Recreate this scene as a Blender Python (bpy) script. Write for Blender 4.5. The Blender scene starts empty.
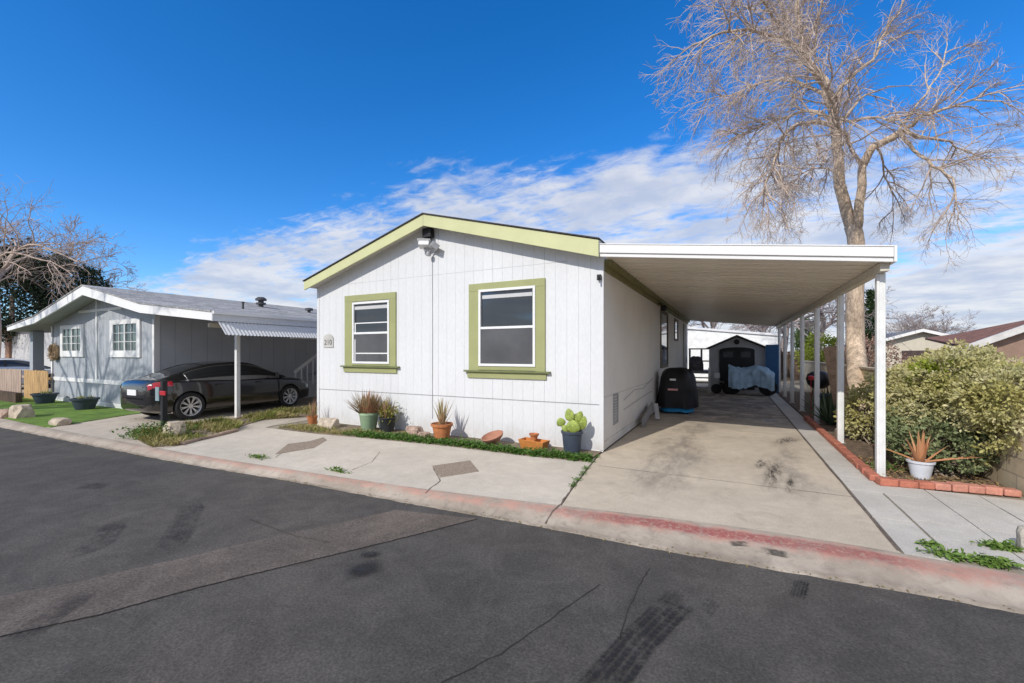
import bpy, bmesh, math, random
from mathutils import Vector, Matrix, noise
random.seed(7)
PI = math.pi
scene = bpy.context.scene
COL = scene.collection
# ------------------------------------------------------------------ survey helpers
FL = 427.0; CH = 1.6; HY = 353.0
_a = math.atan(220 / 427)
F = (-math.sin(_a), math.cos(_a)); R = (math.cos(_a), math.sin(_a))
def at(x, y, z=0.0):
    d = FL * (CH - z) / (y - HY); l = (x - 512) / FL * d
    return Vector((d * F[0] + l * R[0], d * F[1] + l * R[1], z))
def atd(x, y, d):
    l = (x - 512) / FL * d
    return Vector((d * F[0] + l * R[0], d * F[1] + l * R[1], CH + (HY - y) * d / FL))
def atY(x, y, Y):
    k = (x - 512) / FL; dy = F[1] + k * R[1]
    return atd(x, y, Y / dy)
def atX(x, y, X):
    k = (x - 512) / FL; dx = F[0] + k * R[0]
    return atd(x, y, X / dx)

# ------------------------------------------------------------------ mesh helpers
class MB:
    def __init__(s): s.v = []; s.f = []
    def add(s, vs, fs):
        o = len(s.v); s.v += [tuple(v) for v in vs]; s.f += [tuple(i + o for i in f) for f in fs]; return s
    def box(s, x0, x1, y0, y1, z0, z1, M=None):
        vs = [Vector((x, y, z)) for z in (z0, z1) for y in (y0, y1) for x in (x0, x1)]
        if M: vs = [M @ v for v in vs]
        return s.add(vs, [(0, 2, 3, 1), (4, 5, 7, 6), (0, 1, 5, 4), (2, 6, 7, 3), (0, 4, 6, 2), (1, 3, 7, 5)])
    def bar(s, a, b, w, h=None, up=(0, 0, 1)):
        a = Vector(a); b = Vector(b); h = h or w
        d = (b - a).normalized(); u = Vector(up)
        if abs(d.dot(u)) > .98: u = Vector((0, 1, 0))
        r = d.cross(u).normalized(); u = r.cross(d)
        vs = []
        for p in (a, b):
            for i, j in ((-1, -1), (1, -1), (1, 1), (-1, 1)): vs.append(p + r * i * w / 2 + u * j * h / 2)
        return s.add(vs, [(0, 3, 2, 1), (4, 5, 6, 7), (0, 1, 5, 4), (1, 2, 6, 5), (2, 3, 7, 6), (3, 0, 4, 7)])
    def tube(s, pts, rad, n=6, cap=True):
        pts = [Vector(p) for p in pts]
        if not isinstance(rad, (list, tuple)): rad = [rad] * len(pts)
        vs = []; d0 = (pts[1] - pts[0]).normalized()
        ref = Vector((0, 0, 1)) if abs(d0.z) < .9 else Vector((1, 0, 0))
        for i, p in enumerate(pts):
            d = (pts[min(i + 1, len(pts) - 1)] - pts[max(i - 1, 0)])
            d = d.normalized() if d.length > 1e-9 else d0
            if i == 0: r = d.cross(ref)
            else: r = r - d * r.dot(d)
            if r.length < 1e-4: r = d.cross(Vector((0.3, 1, 0)))
            r.normalize(); u = r.cross(d)
            for k in range(n):
                t = 2 * PI * k / n
                vs.append(p + (r * math.cos(t) + u * math.sin(t)) * rad[i])
        fs = []
        for i in range(len(pts) - 1):
            for k in range(n):
                a = i * n + k; b = i * n + (k + 1) % n
                fs.append((a, b, b + n, a + n))
        if cap:
            fs.append(tuple(range(n))[::-1]); fs.append(tuple(range((len(pts) - 1) * n, len(pts) * n)))
        return s.add(vs, fs)
    def lathe(s, prof, c=(0, 0, 0), n=24, M=None, flute=0, fn=0, cap=True):
        vs = []
        for (r, z) in prof:
            for k in range(n):
                t = 2 * PI * k / n; rr = r * (1 + flute * math.cos(fn * t)) if flute else r
                v = Vector((rr * math.cos(t), rr * math.sin(t), z))
                if M: v = M @ v
                vs.append(v + Vector(c))
        fs = []
        for i in range(len(prof) - 1):
            for k in range(n):
                a = i * n + k; b = i * n + (k + 1) % n
                fs.append((a, b, b + n, a + n))
        if cap: fs.append(tuple(range(n))[::-1]); fs.append(tuple(range((len(prof) - 1) * n, len(prof) * n)))
        return s.add(vs, fs)
    def ngon(s, pts, z=None, thick=0):
        pts = [Vector((p[0], p[1], (p[2] if len(p) > 2 else 0) if z is None else z)) for p in pts]
        n = len(pts)
        if thick:
            return s.add(pts + [p - Vector((0, 0, thick)) for p in pts],
                         [tuple(range(n)), tuple(range(2 * n - 1, n - 1, -1))] + [(i, i + n, (i + 1) % n + n, (i + 1) % n) for i in range(n)])
        return s.add(pts, [tuple(range(n))])
    def slabY(s, prof, y0, y1):      # profile in XZ (closed) extruded along Y
        n = len(prof)
        return s.add([(x, y0, z) for x, z in prof] + [(x, y1, z) for x, z in prof],
                     [tuple(range(n)), tuple(range(2 * n - 1, n - 1, -1))] + [(i, i + n, (i + 1) % n + n, (i + 1) % n) for i in range(n)])
    def build(s, name, mat, parent=None, smooth=False, bevel=0, loc=None):
        me = bpy.data.meshes.new(name); me.from_pydata(s.v, [], s.f); me.update()
        if mat: me.materials.append(mat)
        o = bpy.data.objects.new(name, me); COL.objects.link(o)
        bm = bmesh.new(); bm.from_mesh(me)
        if len(bm.faces) < 20000: bmesh.ops.recalc_face_normals(bm, faces=bm.faces)
        bm.to_mesh(me); bm.free()
        if smooth:
            for p in me.polygons: p.use_smooth = True
            if smooth != 'all':
                me.set_sharp_from_angle(angle=math.radians(40))
        if bevel:
            m = o.modifiers.new('bevel', 'BEVEL'); m.width = bevel; m.segments = 2; m.limit_method = 'ANGLE'
        if parent:
            o.parent = parent
            o.matrix_parent_inverse = Matrix.Identity(4)
            if parent.type == 'EMPTY' or True:
                wm = parent_world(parent)
                o.matrix_basis = wm.inverted() if not s_local else Matrix.Identity(4)
        if loc: o.location = loc
        return o
s_local = False
def parent_world(p):
    m = p.matrix_basis.copy()
    while p.parent:
        p = p.parent; m = p.matrix_basis @ m
    return m
def tag(o, label=None, cat=None, group=None, kind=None):
    if label: o['label'] = label
    if cat: o['category'] = cat
    if group: o['group'] = group
    if kind: o['kind'] = kind
    return o
def thing(name, label, cat, loc=(0, 0, 0), rz=0, group=None):
    o = bpy.data.objects.new(name, None); COL.objects.link(o); o.empty_display_size = .1
    o.matrix_basis = Matrix.Translation(loc) @ Matrix.Rotation(rz, 4, 'Z')
    return tag(o, label, cat, group)
def struct(name, mb, mat, **k): return tag(mb.build(name, mat, **k), kind='structure')
def copy_tree(o, parent=None):
    c = o.copy(); COL.objects.link(c)
    if parent: c.parent = parent
    for ch in list(o.children):
        copy_tree(ch, c)
    return c

# ------------------------------------------------------------------ materials
def new_mat(name):
    m = bpy.data.materials.new(name); m.use_nodes = True
    nt = m.node_tree; b = nt.nodes['Principled BSDF']
    return m, nt, b
def nz(nt, scale, detail=6, rough=.6, src=None, stretch=None, dist=0):
    n = nt.nodes.new('ShaderNodeTexNoise'); n.inputs['Scale'].default_value = scale
    n.inputs['Detail'].default_value = detail; n.inputs['Roughness'].default_value = rough
    n.inputs['Distortion'].default_value = dist
    if src is None:
        src = nt.nodes.new('ShaderNodeNewGeometry').outputs['Position']
    if stretch:
        mp = nt.nodes.new('ShaderNodeMapping'); mp.inputs['Scale'].default_value = stretch
        nt.links.new(src, mp.inputs['Vector']); src = mp.outputs[0]
    nt.links.new(src, n.inputs['Vector']); return n.outputs['Fac']
def ramp(nt, fac, a, b, ca=0., cb=1.):
    r = nt.nodes.new('ShaderNodeMapRange'); r.inputs[1].default_value = a; r.inputs[2].default_value = b
    r.inputs[3].default_value = ca; r.inputs[4].default_value = cb
    r.interpolation_type = 'SMOOTHSTEP'
    nt.links.new(fac, r.inputs[0]); return r.outputs[0]
def mix(nt, fac, a, b, mode='MIX'):
    n = nt.nodes.new('ShaderNodeMix'); n.data_type = 'RGBA'; n.blend_type = mode
    for i, v in ((0, fac), (6, a), (7, b)):
        if isinstance(v, (int, float)): n.inputs[i].default_value = v
        elif isinstance(v, tuple): n.inputs[i].default_value = (*v[:3], 1)
        else: nt.links.new(v, n.inputs[i])
    return n.outputs[2]
def math_(nt, op, a, b=None):
    n = nt.nodes.new('ShaderNodeMath'); n.operation = op
    for i, v in ((0, a), (1, b)):
        if v is None: continue
        if isinstance(v, (int, float)): n.inputs[i].default_value = v
        else: nt.links.new(v, n.inputs[i])
    return n.outputs[0]
def bump(nt, b, h, strength=.3, dist=.01):
    n = nt.nodes.new('ShaderNodeBump'); n.inputs['Strength'].default_value = strength; n.inputs['Distance'].default_value = dist
    nt.links.new(h, n.inputs['Height']); nt.links.new(n.outputs[0], b.inputs['Normal'])
def mul(c, k): return tuple(min(1, x * k) for x in c[:3])
def M_(name, c, rough=.7, var=.12, scale=4, fine=.06, fscale=60, bmp=0, bscale=120, spec=.35, metal=0, stretch=None, coat=0):
    m, nt, b = new_mat(name)
    f = ramp(nt, nz(nt, scale, stretch=stretch), .3, .7)
    col = mix(nt, f, mul(c, 1 - var), mul(c, 1 + var))
    if fine:
        g = ramp(nt, nz(nt, fscale, 3, stretch=stretch), .3, .7, 1 - fine, 1 + fine)
        cc = nt.nodes.new('ShaderNodeCombineColor')
        for i in range(3): nt.links.new(g, cc.inputs[i])
        col = mix(nt, 1.0, col, cc.outputs[0], 'MULTIPLY')
    nt.links.new(col, b.inputs['Base Color'])
    b.inputs['Roughness'].default_value = rough; b.inputs['Specular IOR Level'].default_value = spec
    b.inputs['Metallic'].default_value = metal; b.inputs['Coat Weight'].default_value = coat
    if bmp: bump(nt, b, nz(nt, bscale, 4), bmp, .01)
    return m
def leaf_mat(name, c1, c2, rough=.55, c3=None, trans=.15):
    m, nt, b = new_mat(name)
    g = nt.nodes.new('ShaderNodeNewGeometry')
    col = mix(nt, g.outputs['Random Per Island'], c1, c2)
    f = ramp(nt, nz(nt, 2.2, 3), .42, .62)
    if c3: col = mix(nt, f, col, c3)
    nt.links.new(col, b.inputs['Base Color']); b.inputs['Roughness'].default_value = rough
    b.inputs['Specular IOR Level'].default_value = .3
    if trans:
        t = nt.nodes.new('ShaderNodeBsdfTranslucent'); nt.links.new(col, t.inputs['Color'])
        ms = nt.nodes.new('ShaderNodeMixShader'); ms.inputs[0].default_value = trans
        nt.links.new(b.outputs[0], ms.inputs[1]); nt.links.new(t.outputs[0], ms.inputs[2])
        nt.links.new(ms.outputs[0], nt.nodes['Material Output'].inputs[0])
    return m

def asphalt(name, base, warm):
    m, nt, b = new_mat(name)
    big = ramp(nt, nz(nt, .35, 5, dist=.6), .35, .7)
    col = mix(nt, big, base, warm)
    med = ramp(nt, nz(nt, 2.2, 9, .78, dist=.5), .35, .68, .76, 1.2)
    fine = ramp(nt, nz(nt, 55, 5, .85), .34, .68, .6, 1.45)
    k = math_(nt, 'MULTIPLY', med, fine)
    cc = nt.nodes.new('ShaderNodeCombineColor')
    for i in range(3): nt.links.new(k, cc.inputs[i])
    col = mix(nt, 1.0, col, cc.outputs[0], 'MULTIPLY')
    sp = ramp(nt, nz(nt, 75, 2), .66, .72)       # pale aggregate chips
    col = mix(nt, math_(nt, 'MULTIPLY', sp, .45), col, (.22, .2, .18))
    dk = ramp(nt, nz(nt, 1.1, 6, .75, dist=1.2), .62, .78)   # oily blotches
    col = mix(nt, math_(nt, 'MULTIPLY', dk, .3), col, (.02, .02, .022))
    nt.links.new(col, b.inputs['Base Color']); b.inputs['Roughness'].default_value = .86; b.inputs['Specular IOR Level'].default_value = .3
    bump(nt, b, nz(nt, 110, 5, .8), .5, .006)
    return m
def concrete(name, c, stain=(.2, .18, .16), amt=.5, extra=None):
    m, nt, b = new_mat(name)
    col = mix(nt, ramp(nt, nz(nt, .8, 6), .3, .7), mul(c, .9), mul(c, 1.08))
    s = ramp(nt, nz(nt, 1.7, 8, .72, dist=.8), .5, .78)
    col = mix(nt, math_(nt, 'MULTIPLY', s, amt), col, stain)
    s2 = ramp(nt, nz(nt, 14, 6, .7), .6, .7)
    col = mix(nt, math_(nt, 'MULTIPLY', s2, .4), col, stain)
    s3 = ramp(nt, nz(nt, 5, 9, .8, dist=.4), .35, .7, .92, 1.06)
    c3 = nt.nodes.new('ShaderNodeCombineColor')
    for i in range(3): nt.links.new(s3, c3.inputs[i])
    col = mix(nt, 1.0, col, c3.outputs[0], 'MULTIPLY')
    fine = ramp(nt, nz(nt, 70, 4, .8), .3, .7, .84, 1.13)
    cc = nt.nodes.new('ShaderNodeCombineColor')
    for i in range(3): nt.links.new(fine, cc.inputs[i])
    col = mix(nt, 1.0, col, cc.outputs[0], 'MULTIPLY')
    if extra: col = extra(nt, col)
    nt.links.new(col, b.inputs['Base Color']); b.inputs['Roughness'].default_value = .85; b.inputs['Specular IOR Level'].default_value = .25
    bump(nt, b, nz(nt, 70, 6, .7), .25, .005)
    return m
def pos(nt):
    g = nt.nodes.new('ShaderNodeNewGeometry'); s = nt.nodes.new('ShaderNodeSeparateXYZ')
    nt.links.new(g.outputs['Position'], s.inputs[0]); return s.outputs
def drive_extra(nt, col):
    x, y, z = pos(nt)
    wob = ramp(nt, nz(nt, 1.3, 6, .7, stretch=(1, .35, 1)), .3, .7, -.25, .25)
    for cx, w, y0, y1, amt in ((-.75, .5, 4.4, 12., .42), (.72, .42, 4.8, 9.8, .36), (-.1, .3, 4.4, 6.6, .2)):
        d = math_(nt, 'ABSOLUTE', math_(nt, 'SUBTRACT', math_(nt, 'ADD', x, wob), cx))
        band = ramp(nt, d, .02, w, 1., 0.)
        yy = math_(nt, 'MULTIPLY', ramp(nt, y, y0, y0 + 1.5), ramp(nt, y, y1 - 2, y1, 1., 0.))
        st = ramp(nt, nz(nt, 3.2, 8, .8, stretch=(1.5, .5, 1)), .3, .66)
        k = math_(nt, 'MULTIPLY', math_(nt, 'MULTIPLY', band, yy), st)
        col = mix(nt, math_(nt, 'MULTIPLY', k, amt * 1.6), col, (.16, .14, .125))
    # blotchy darker tone over the back half of the driveway
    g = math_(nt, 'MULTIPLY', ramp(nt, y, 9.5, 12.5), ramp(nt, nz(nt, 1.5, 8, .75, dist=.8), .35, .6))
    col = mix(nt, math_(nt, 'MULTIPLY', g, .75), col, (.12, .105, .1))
    return col
ASPH = asphalt('asphalt_mat', (.078, .071, .065), (.1, .088, .076))
ASPH2 = asphalt('asphalt_patch_mat', (.15, .12, .1), (.12, .1, .086))
CONC = concrete('sidewalk_concrete', (.58, .515, .43), (.36, .29, .22), .3)
CONC_D = concrete('driveway_concrete', (.56, .475, .37), (.29, .225, .17), .55, drive_extra)
CONC_N = concrete('neighbor_drive_concrete', (.52, .45, .37), (.27, .22, .17), .4)
PAVER = concrete('paver_concrete', (.55, .515, .46), (.3, .28, .26), .35)
# curb: red paint band wandering along u
def curb_mat():
    m, nt, b = new_mat('curb_concrete')
    uv = nt.nodes.new('ShaderNodeUVMap'); uv.uv_map = 'uv'
    s = nt.nodes.new('ShaderNodeSeparateXYZ'); nt.links.new(uv.outputs[0], s.inputs[0])
    u, v = s.outputs[0], s.outputs[1]
    col = mix(nt, ramp(nt, nz(nt, 1.5, 7), .3, .7), (.31, .255, .2), (.47, .4, .325))
    dirt = ramp(nt, nz(nt, 7, 9, .8, dist=.6), .44, .68)
    col = mix(nt, math_(nt, 'MULTIPLY', dirt, .6), col, (.2, .165, .13))
    # grime line down by the gutter
    gl = math_(nt, 'MULTIPLY', ramp(nt, v, .74, .84), ramp(nt, nz(nt, 3.5, 8, .7), .35, .6))
    col = mix(nt, math_(nt, 'MULTIPLY', gl, .6), col, (.17, .14, .11))
    wv = math_(nt, 'ADD', v, ramp(nt, nz(nt, 1.2, 5), .3, .7, -.06, .06))
    band = math_(nt, 'MULTIPLY', ramp(nt, wv, .1, .2), ramp(nt, wv, .36, .5, 1., 0.))
    wear = ramp(nt, nz(nt, 22, 9, .85), .36, .54)
    wear = math_(nt, 'MULTIPLY', wear, ramp(nt, nz(nt, .9, 4), .3, .6, .7, 1.))
    right = math_(nt, 'MULTIPLY', ramp(nt, u, -2.2, -.6), ramp(nt, u, 1., 1.4, 1., .25))
    pale = math_(nt, 'MULTIPLY', ramp(nt, u, -11, -5), .75)
    k1 = math_(nt, 'MULTIPLY', math_(nt, 'MULTIPLY', band, wear), right)
    k0 = math_(nt, 'MULTIPLY', math_(nt, 'MULTIPLY', ramp(nt, wv, .02, .1), ramp(nt, wv, .4, .6, 1., 0.)), pale)
    k0 = math_(nt, 'MULTIPLY', k0, ramp(nt, nz(nt, 5, 9, .8), .38, .62))
    col = mix(nt, k0, col, (.55, .28, .21))
    col = mix(nt, math_(nt, 'MULTIPLY', k1, .85), col, (.29, .055, .055))
    nt.links.new(col, b.inputs['Base Color']); b.inputs['Roughness'].default_value = .85
    bump(nt, b, nz(nt, 60, 6, .7), .35, .006)
    return m
CURB = curb_mat()
DIRT = M_('dry_soil', (.2, .155, .11), .95, .3, 3, .25, 70, .8, 50)
MULCH = M_('mulch_soil', (.16, .115, .08), .95, .35, 8, .4, 45, 1, 40)
YARD = M_('yard_dirt', (.3, .26, .2), .95, .2, 1.5, .15, 60, .5, 40)
LAWN = M_('lawn_base', (.13, .22, .035), .95, .25, 3, .3, 120, 1, 90)
WHITE = M_('white_paint', (.8, .79, .775), .55, .03, 1.2, .02, 40)
WALLW = M_('white_siding', (.68, .685, .69), .6, .045, .7, .03, 30, stretch=(1, 1, .4))
def dirty(m, zt=.5, c=(.42, .37, .3), amt=.5):
    nt = m.node_tree; b = nt.nodes['Principled BSDF']; old = b.inputs['Base Color'].links[0].from_socket
    x, y, z = pos(nt); n = ramp(nt, nz(nt, 4, 8, .75, stretch=(1, 1, .5)), .35, .7)
    k = math_(nt, 'MULTIPLY', ramp(nt, z, 0., zt, 1., 0.), n); st = ramp(nt, nz(nt, 3, 6, .7, stretch=(4, 4, .25)), .55, .8)
    col = mix(nt, math_(nt, 'MULTIPLY', k, amt), old, c); col = mix(nt, math_(nt, 'MULTIPLY', st, .12), col, c)
    nt.links.new(col, b.inputs['Base Color'])
dirty(WALLW)
WALLB = M_('siding_groove_back', (.74, .74, .74), .8, .05)
GREEN = M_('fascia_lime', (.58, .585, .32), .55, .05, 2, .02)
GREENT = M_('window_trim_olive', (.34, .35, .16), .55, .06, 2, .02)
OLIVE = M_('olive_gutter', (.2, .19, .08), .6, .1)
SOFF = M_('soffit_paint', (.62, .6, .56), .7, .05)
SHNG = M_('dark_shingle', (.06, .055, .055), .9, .3, 20)
SIDE = M_('side_siding', (.74, .72, .68), .6, .04, 1, .02, 30)
PAN = M_('carport_pan', (.76, .7, .6), .3, .06, 1.5, .03, 30, spec=.5, stretch=(.3, 2, 1))
CBEAM = M_('carport_beam', (.6, .56, .47), .5, .06)
POSTM = M_('carport_post_paint', (.74, .74, .72), .45, .06, 6, .04)
dirty(SIDE); dirty(POSTM, .35)
NGREY = M_('neighbor_grey_siding', (.40, .42, .45), .65, .05, 1.2, .03, 30)
NSIDE = M_('neighbor_side_siding', (.56, .57, .59), .65, .05, 1.2, .03, 30)
def shingle_mat(name, c):
    m, nt, b = new_mat(name)
    br = nt.nodes.new('ShaderNodeTexBrick'); g = nt.nodes.new('ShaderNodeNewGeometry')
    mp = nt.nodes.new('ShaderNodeMapping'); mp.inputs['Rotation'].default_value = (0, 0, PI / 2)
    nt.links.new(g.outputs['Position'], mp.inputs[0]); nt.links.new(mp.outputs[0], br.inputs['Vector'])
    br.inputs['Scale'].default_value = 1; br.inputs['Brick Width'].default_value = .3; br.inputs['Row Height'].default_value = .14
    br.inputs['Mortar Size'].default_value = .008; br.inputs['Color1'].default_value = (*mul(c, .75), 1); br.inputs['Color2'].default_value = (*mul(c, 1.25), 1)
    br.inputs['Mortar'].default_value = (*mul(c, .4), 1)
    f = ramp(nt, nz(nt, 8, 5), .3, .7, .8, 1.2)
    cc = nt.nodes.new('ShaderNodeCombineColor')
    for i in range(3): nt.links.new(f, cc.inputs[i])
    nt.links.new(mix(nt, 1., br.outputs[0], cc.outputs[0], 'MULTIPLY'), b.inputs['Base Color'])
    b.inputs['Roughness'].default_value = .92
    bump(nt, b, br.outputs['Fac'], .4, -.01)
    return m
NROOF = shingle_mat('grey_shingle', (.36, .35, .345))
BROOF = shingle_mat('brown_shingle', (.26, .12, .08))
GROOF = shingle_mat('slate_shingle', (.2, .2, .22))
GLASS = M_('window_glass', (.022, .026, .03), .04, .1, 2, 0, spec=1.0)
def screen_mat():
    m, nt, b = new_mat('insect_screen')
    nt.links.new(mix(nt, ramp(nt, nz(nt, 1.6, 3), .3, .7), (.075, .075, .08), (.11, .11, .115)), b.inputs['Base Color'])
    b.inputs['Roughness'].default_value = .35; b.inputs['Specular IOR Level'].default_value = .5
    return m
SCREEN = screen_mat()
VINYL = M_('white_vinyl', (.78, .78, .78), .4, .03)
BLIND = M_('window_blind', (.55, .55, .55), .6, .05)
TERRA = M_('terracotta', (.46, .17, .065), .75, .15, 10, .1)
TERRA2 = M_('orange_terracotta', (.52, .2, .05), .6, .12, 10, .08)
SAGE = M_('sage_glazed_pot', (.34, .47, .3), .35, .06, 8, .04)
BLACKP = M_('black_plastic', (.035, .037, .04), .5, .1, 10, .05)
NAVY = M_('slate_blue_pot', (.05, .065, .09), .5, .1, 10, .05)
WPOT = M_('white_plastic_pot', (.66, .68, .72), .5, .05, 10, .03)
ROCK = M_('beige_rock', (.48, .4, .31), .9, .25, 9, .15, 40, .8, 20)
ROCKP = M_('pink_rock', (.38, .27, .21), .9, .3, 14, .2, 40, .9, 20)
BRICK = M_('red_edging_brick', (.44, .155, .1), .85, .2, 7, .12, 60, .4, 40)
BRICKP = M_('pale_red_edging_brick', (.56, .25, .18), .85, .15, 7, .12, 60, .4, 40)
def block_mat():
    m, nt, b = new_mat('tan_block')
    g = nt.nodes.new('ShaderNodeNewGeometry'); s = nt.nodes.new('ShaderNodeSeparateXYZ'); nt.links.new(g.outputs['Position'], s.inputs[0])
    c = nt.nodes.new('ShaderNodeCombineXYZ'); nt.links.new(s.outputs[1], c.inputs[0]); nt.links.new(s.outputs[2], c.inputs[1])
    br = nt.nodes.new('ShaderNodeTexBrick'); nt.links.new(c.outputs[0], br.inputs['Vector'])
    br.inputs['Scale'].default_value = 1; br.inputs['Brick Width'].default_value = .4; br.inputs['Row Height'].default_value = .2
    br.inputs['Mortar Size'].default_value = .008; br.inputs['Color1'].default_value = (.6, .48, .31, 1); br.inputs['Color2'].default_value = (.66, .54, .36, 1)
    br.inputs['Mortar'].default_value = (.42, .34, .24, 1)
    f = ramp(nt, nz(nt, 5, 7, .7), .3, .7, .85, 1.12)
    cc = nt.nodes.new('ShaderNodeCombineColor')
    for i in range(3): nt.links.new(f, cc.inputs[i])
    nt.links.new(mix(nt, 1., br.outputs[0], cc.outputs[0], 'MULTIPLY'), b.inputs['Base Color']); b.inputs['Roughness'].default_value = .9
    bump(nt, b, br.outputs['Fac'], .6, -.01)
    return m
BLOCK = block_mat()
WOODY = M_('new_fence_wood', (.52, .33, .15), .8, .3, 3, .15, 30, stretch=(6, 6, .6))
WOODP = M_('weathered_pink_wood', (.45, .34, .27), .8, .2, 3, .1, 30, stretch=(6, 6, .6))
WOODD = M_('dark_fence_wood', (.1, .065, .045), .85, .3, 3, .1, 30, stretch=(6, 6, .6))
WOODB = M_('brown_post_wood', (.22, .09, .045), .75, .2, 4, .1)
WOODR = M_('rough_board', (.3, .2, .13), .85, .25, 4, .2, 40)
METAL = M_('galvanised_metal', (.55, .55, .54), .45, .1, 4, .05, metal=.35)
GMET = M_('grey_fixture_metal', (.4, .4, .4), .4, .1, metal=.3)
DARK = M_('dark_metal', (.02, .02, .022), .5, .1)
CABLE = M_('grey_cable', (.22, .22, .22), .6, .05)
BARK = M_('tan_bark', (.5, .385, .28), .9, .3, 5, .3, 28, 1., 24, stretch=(1, 1, .35))
TWIG = M_('pale_twig', (.5, .4, .33), .85, .25, 3, .1)
TWIGB = M_('brown_twig', (.5, .39, .32), .9, .25, 3, .1)
TWIGG = M_('grey_twig', (.3, .25, .24), .9, .2, 3, .1)
TRIMG = M_('bush_stem', (.25, .2, .15), .9, .2)

# ------------------------------------------------------------------ ground, road, curb
RZ = -.08
mb = MB(); mb.ngon([(-400, -300), (400, -300), (400, 500), (-400, 500)], z=-.1)
struct('ground', mb, YARD)
gut_px = [(0, 428), (66, 441.5), (116, 451.5), (166, 461.5), (232.6, 473), (282, 480.7), (340, 492), (446, 511.9), (516, 523.5), (586, 537.8), (653, 551), (719, 563), (780, 573), (860, 586), (912, 597), (1024, 615)]
bk_px = [(0, 418), (43, 427), (200, 455.6), (397, 485.5), (481, 496), (560, 505), (653, 516), (752, 528), (860, 546), (938, 558.6), (1024, 575.7)]
def smooth_line(pts, lo, hi, deg_y):
    pts = sorted([(p.x, p.y) for p in pts]); return lo + pts + hi
gut = smooth_line([at(x, y, RZ) for x, y in gut_px], [(-70, .5), (-40, 1.9), (-22, 2.85)], [(4, 3.85), (10, 4.1), (40, 5.2)], 0)
bk = smooth_line([at(x, y, 0) for x, y in bk_px], [(-70, 1.25), (-40, 2.6), (-22, 3.45)], [(4, 4.55), (10, 4.8), (40, 5.9)], 0)
def lin(line, x):
    for (x0, y0), (x1, y1) in zip(line, line[1:]):
        if x0 <= x <= x1: return y0 + (y1 - y0) * (x - x0) / (x1 - x0)
    return line[-1][1] if x > line[-1][0] else line[0][1]
def avg(line, x, w=.6): return sum(lin(line, x + d) for d in (-w, -w / 2, 0, w / 2, w)) / 5
xs = [-70, -55, -40, -32, -27, -24] + [-22 + .25 * i for i in range(0, 113)] + [7, 8, 10, 14, 20, 30, 40]
gl = [(x, avg(gut, x)) for x in xs]; bl = [(x, avg(bk, x)) for x in xs]
# curb with rolled profile
prof = [(0, 0), (.1, .001), (.3, -.004), (.45, -.016), (.58, -.038), (.68, -.06), (.76, -.07), (1, -.078)]
me = bpy.data.meshes.new('curb'); V = []; UV = []; Fc = []
for i, x in enumerate(xs):
    g, b_ = gl[i][1], bl[i][1]
    w = .012 * noise.noise(Vector((x * 1.7, 0, 3)))
    for t, z in prof:
        V.append((x, b_ + (g - b_) * t + (w if t < 1 else 1.8 * w * (1 if t == 1 else 0)), z)); UV.append((x, t))
    V.append((x, g + 1.8 * w, -.099)); UV.append((x, 1.0))
n = len(prof) + 1
for i in range(len(xs) - 1):
    for k in range(n - 1):
        a = i * n + k; Fc.append((a, a + 1, a + n + 1, a + n))
me.from_pydata(V, [], Fc); ul = me.uv_layers.new(name='uv')
for l in me.loops: ul.data[l.index].uv = UV[l.vertex_index]
for p in me.polygons: p.use_smooth = True
me.materials.append(CURB); curb = bpy.data.objects.new('curb', me); COL.objects.link(curb); tag(curb, kind='structure')
# road, slightly ragged edge against the gutter
mb = MB(); rv = []
xr = []
x = -70
while x < 40:
    xr.append(x); x += .05 if -16 < x < 3 else .5
xr.append(40)
top = [(x, avg(gut, x) + .02 + .02 * noise.noise(Vector((x * 5, 1, 0))) + .012 * noise.noise(Vector((x * 23, 4, 0)))) for x in xr]
V = []; Fc = []
for i, (x, y) in enumerate(top):
    V += [(x, y, RZ + .006), (x, y - .05, RZ + .008), (x, -3.9, RZ + .008)]
for i in range(len(top) - 1):
    for k in range(2): a = i * 3 + k; Fc.append((a, a + 1, a + 4, a + 3))
mb.add(V, Fc); struct('road', mb, ASPH)
mb = MB(); mb.box(-70, 40, -4.4, -3.9, -.1, 0.0); struct('far_curb', mb, CONC)
mb = MB(); mb.ngon([(-70, -60), (40, -60), (40, -4.4), (-70, -4.4)], z=-.01); struct('far_yard', mb, YARD)
# yard sheet behind the curb
mb = MB(); V = [(x, y, -.014) for x, y in bl] + [(x * 4, 300, -.014) for x, y in bl]
n = len(bl); mb.add(V, [(i, i + 1, n + i + 1, n + i) for i in range(n - 1)]); struct('yard_ground', mb, YARD)
def back_pts(x0, x1, z):
    return [(x, y + .002, z) for x, y in bl if x0 < x < x1]
def lerp_bl(x): return avg(bk, x)
# main sidewalk in front of the white house
sw_top = [at(*p) for p in [(178, 446), (237, 432), (240, 427), (262, 421), (300, 418), (316, 416)]]
SWY = [(x, y) for x, y in [(-8.9, 5.72), (-7.27, 5.74), (-6.3, 5.86), (-4.36, 6.02), (-2.93, 6.0), (-1.9, 6.08)]]
CR = [(597, 457), (586, 470), (571, 489), (560, 505)]
crack = [at(*p) for p in CR]
pts = [(at(160, 449).x, lerp_bl(at(160, 449).x), 0)] + back_pts(at(160, 449).x, crack[-1].x, 0) + [(p.x, p.y, 0) for p in reversed(crack)] + [(x, y, 0) for x, y in reversed(SWY)] + [(p.x, p.y, 0) for p in reversed(sw_top[:5])]
mb = MB(); mb.ngon(pts, thick=.012); struct('sidewalk', mb, CONC)
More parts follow.
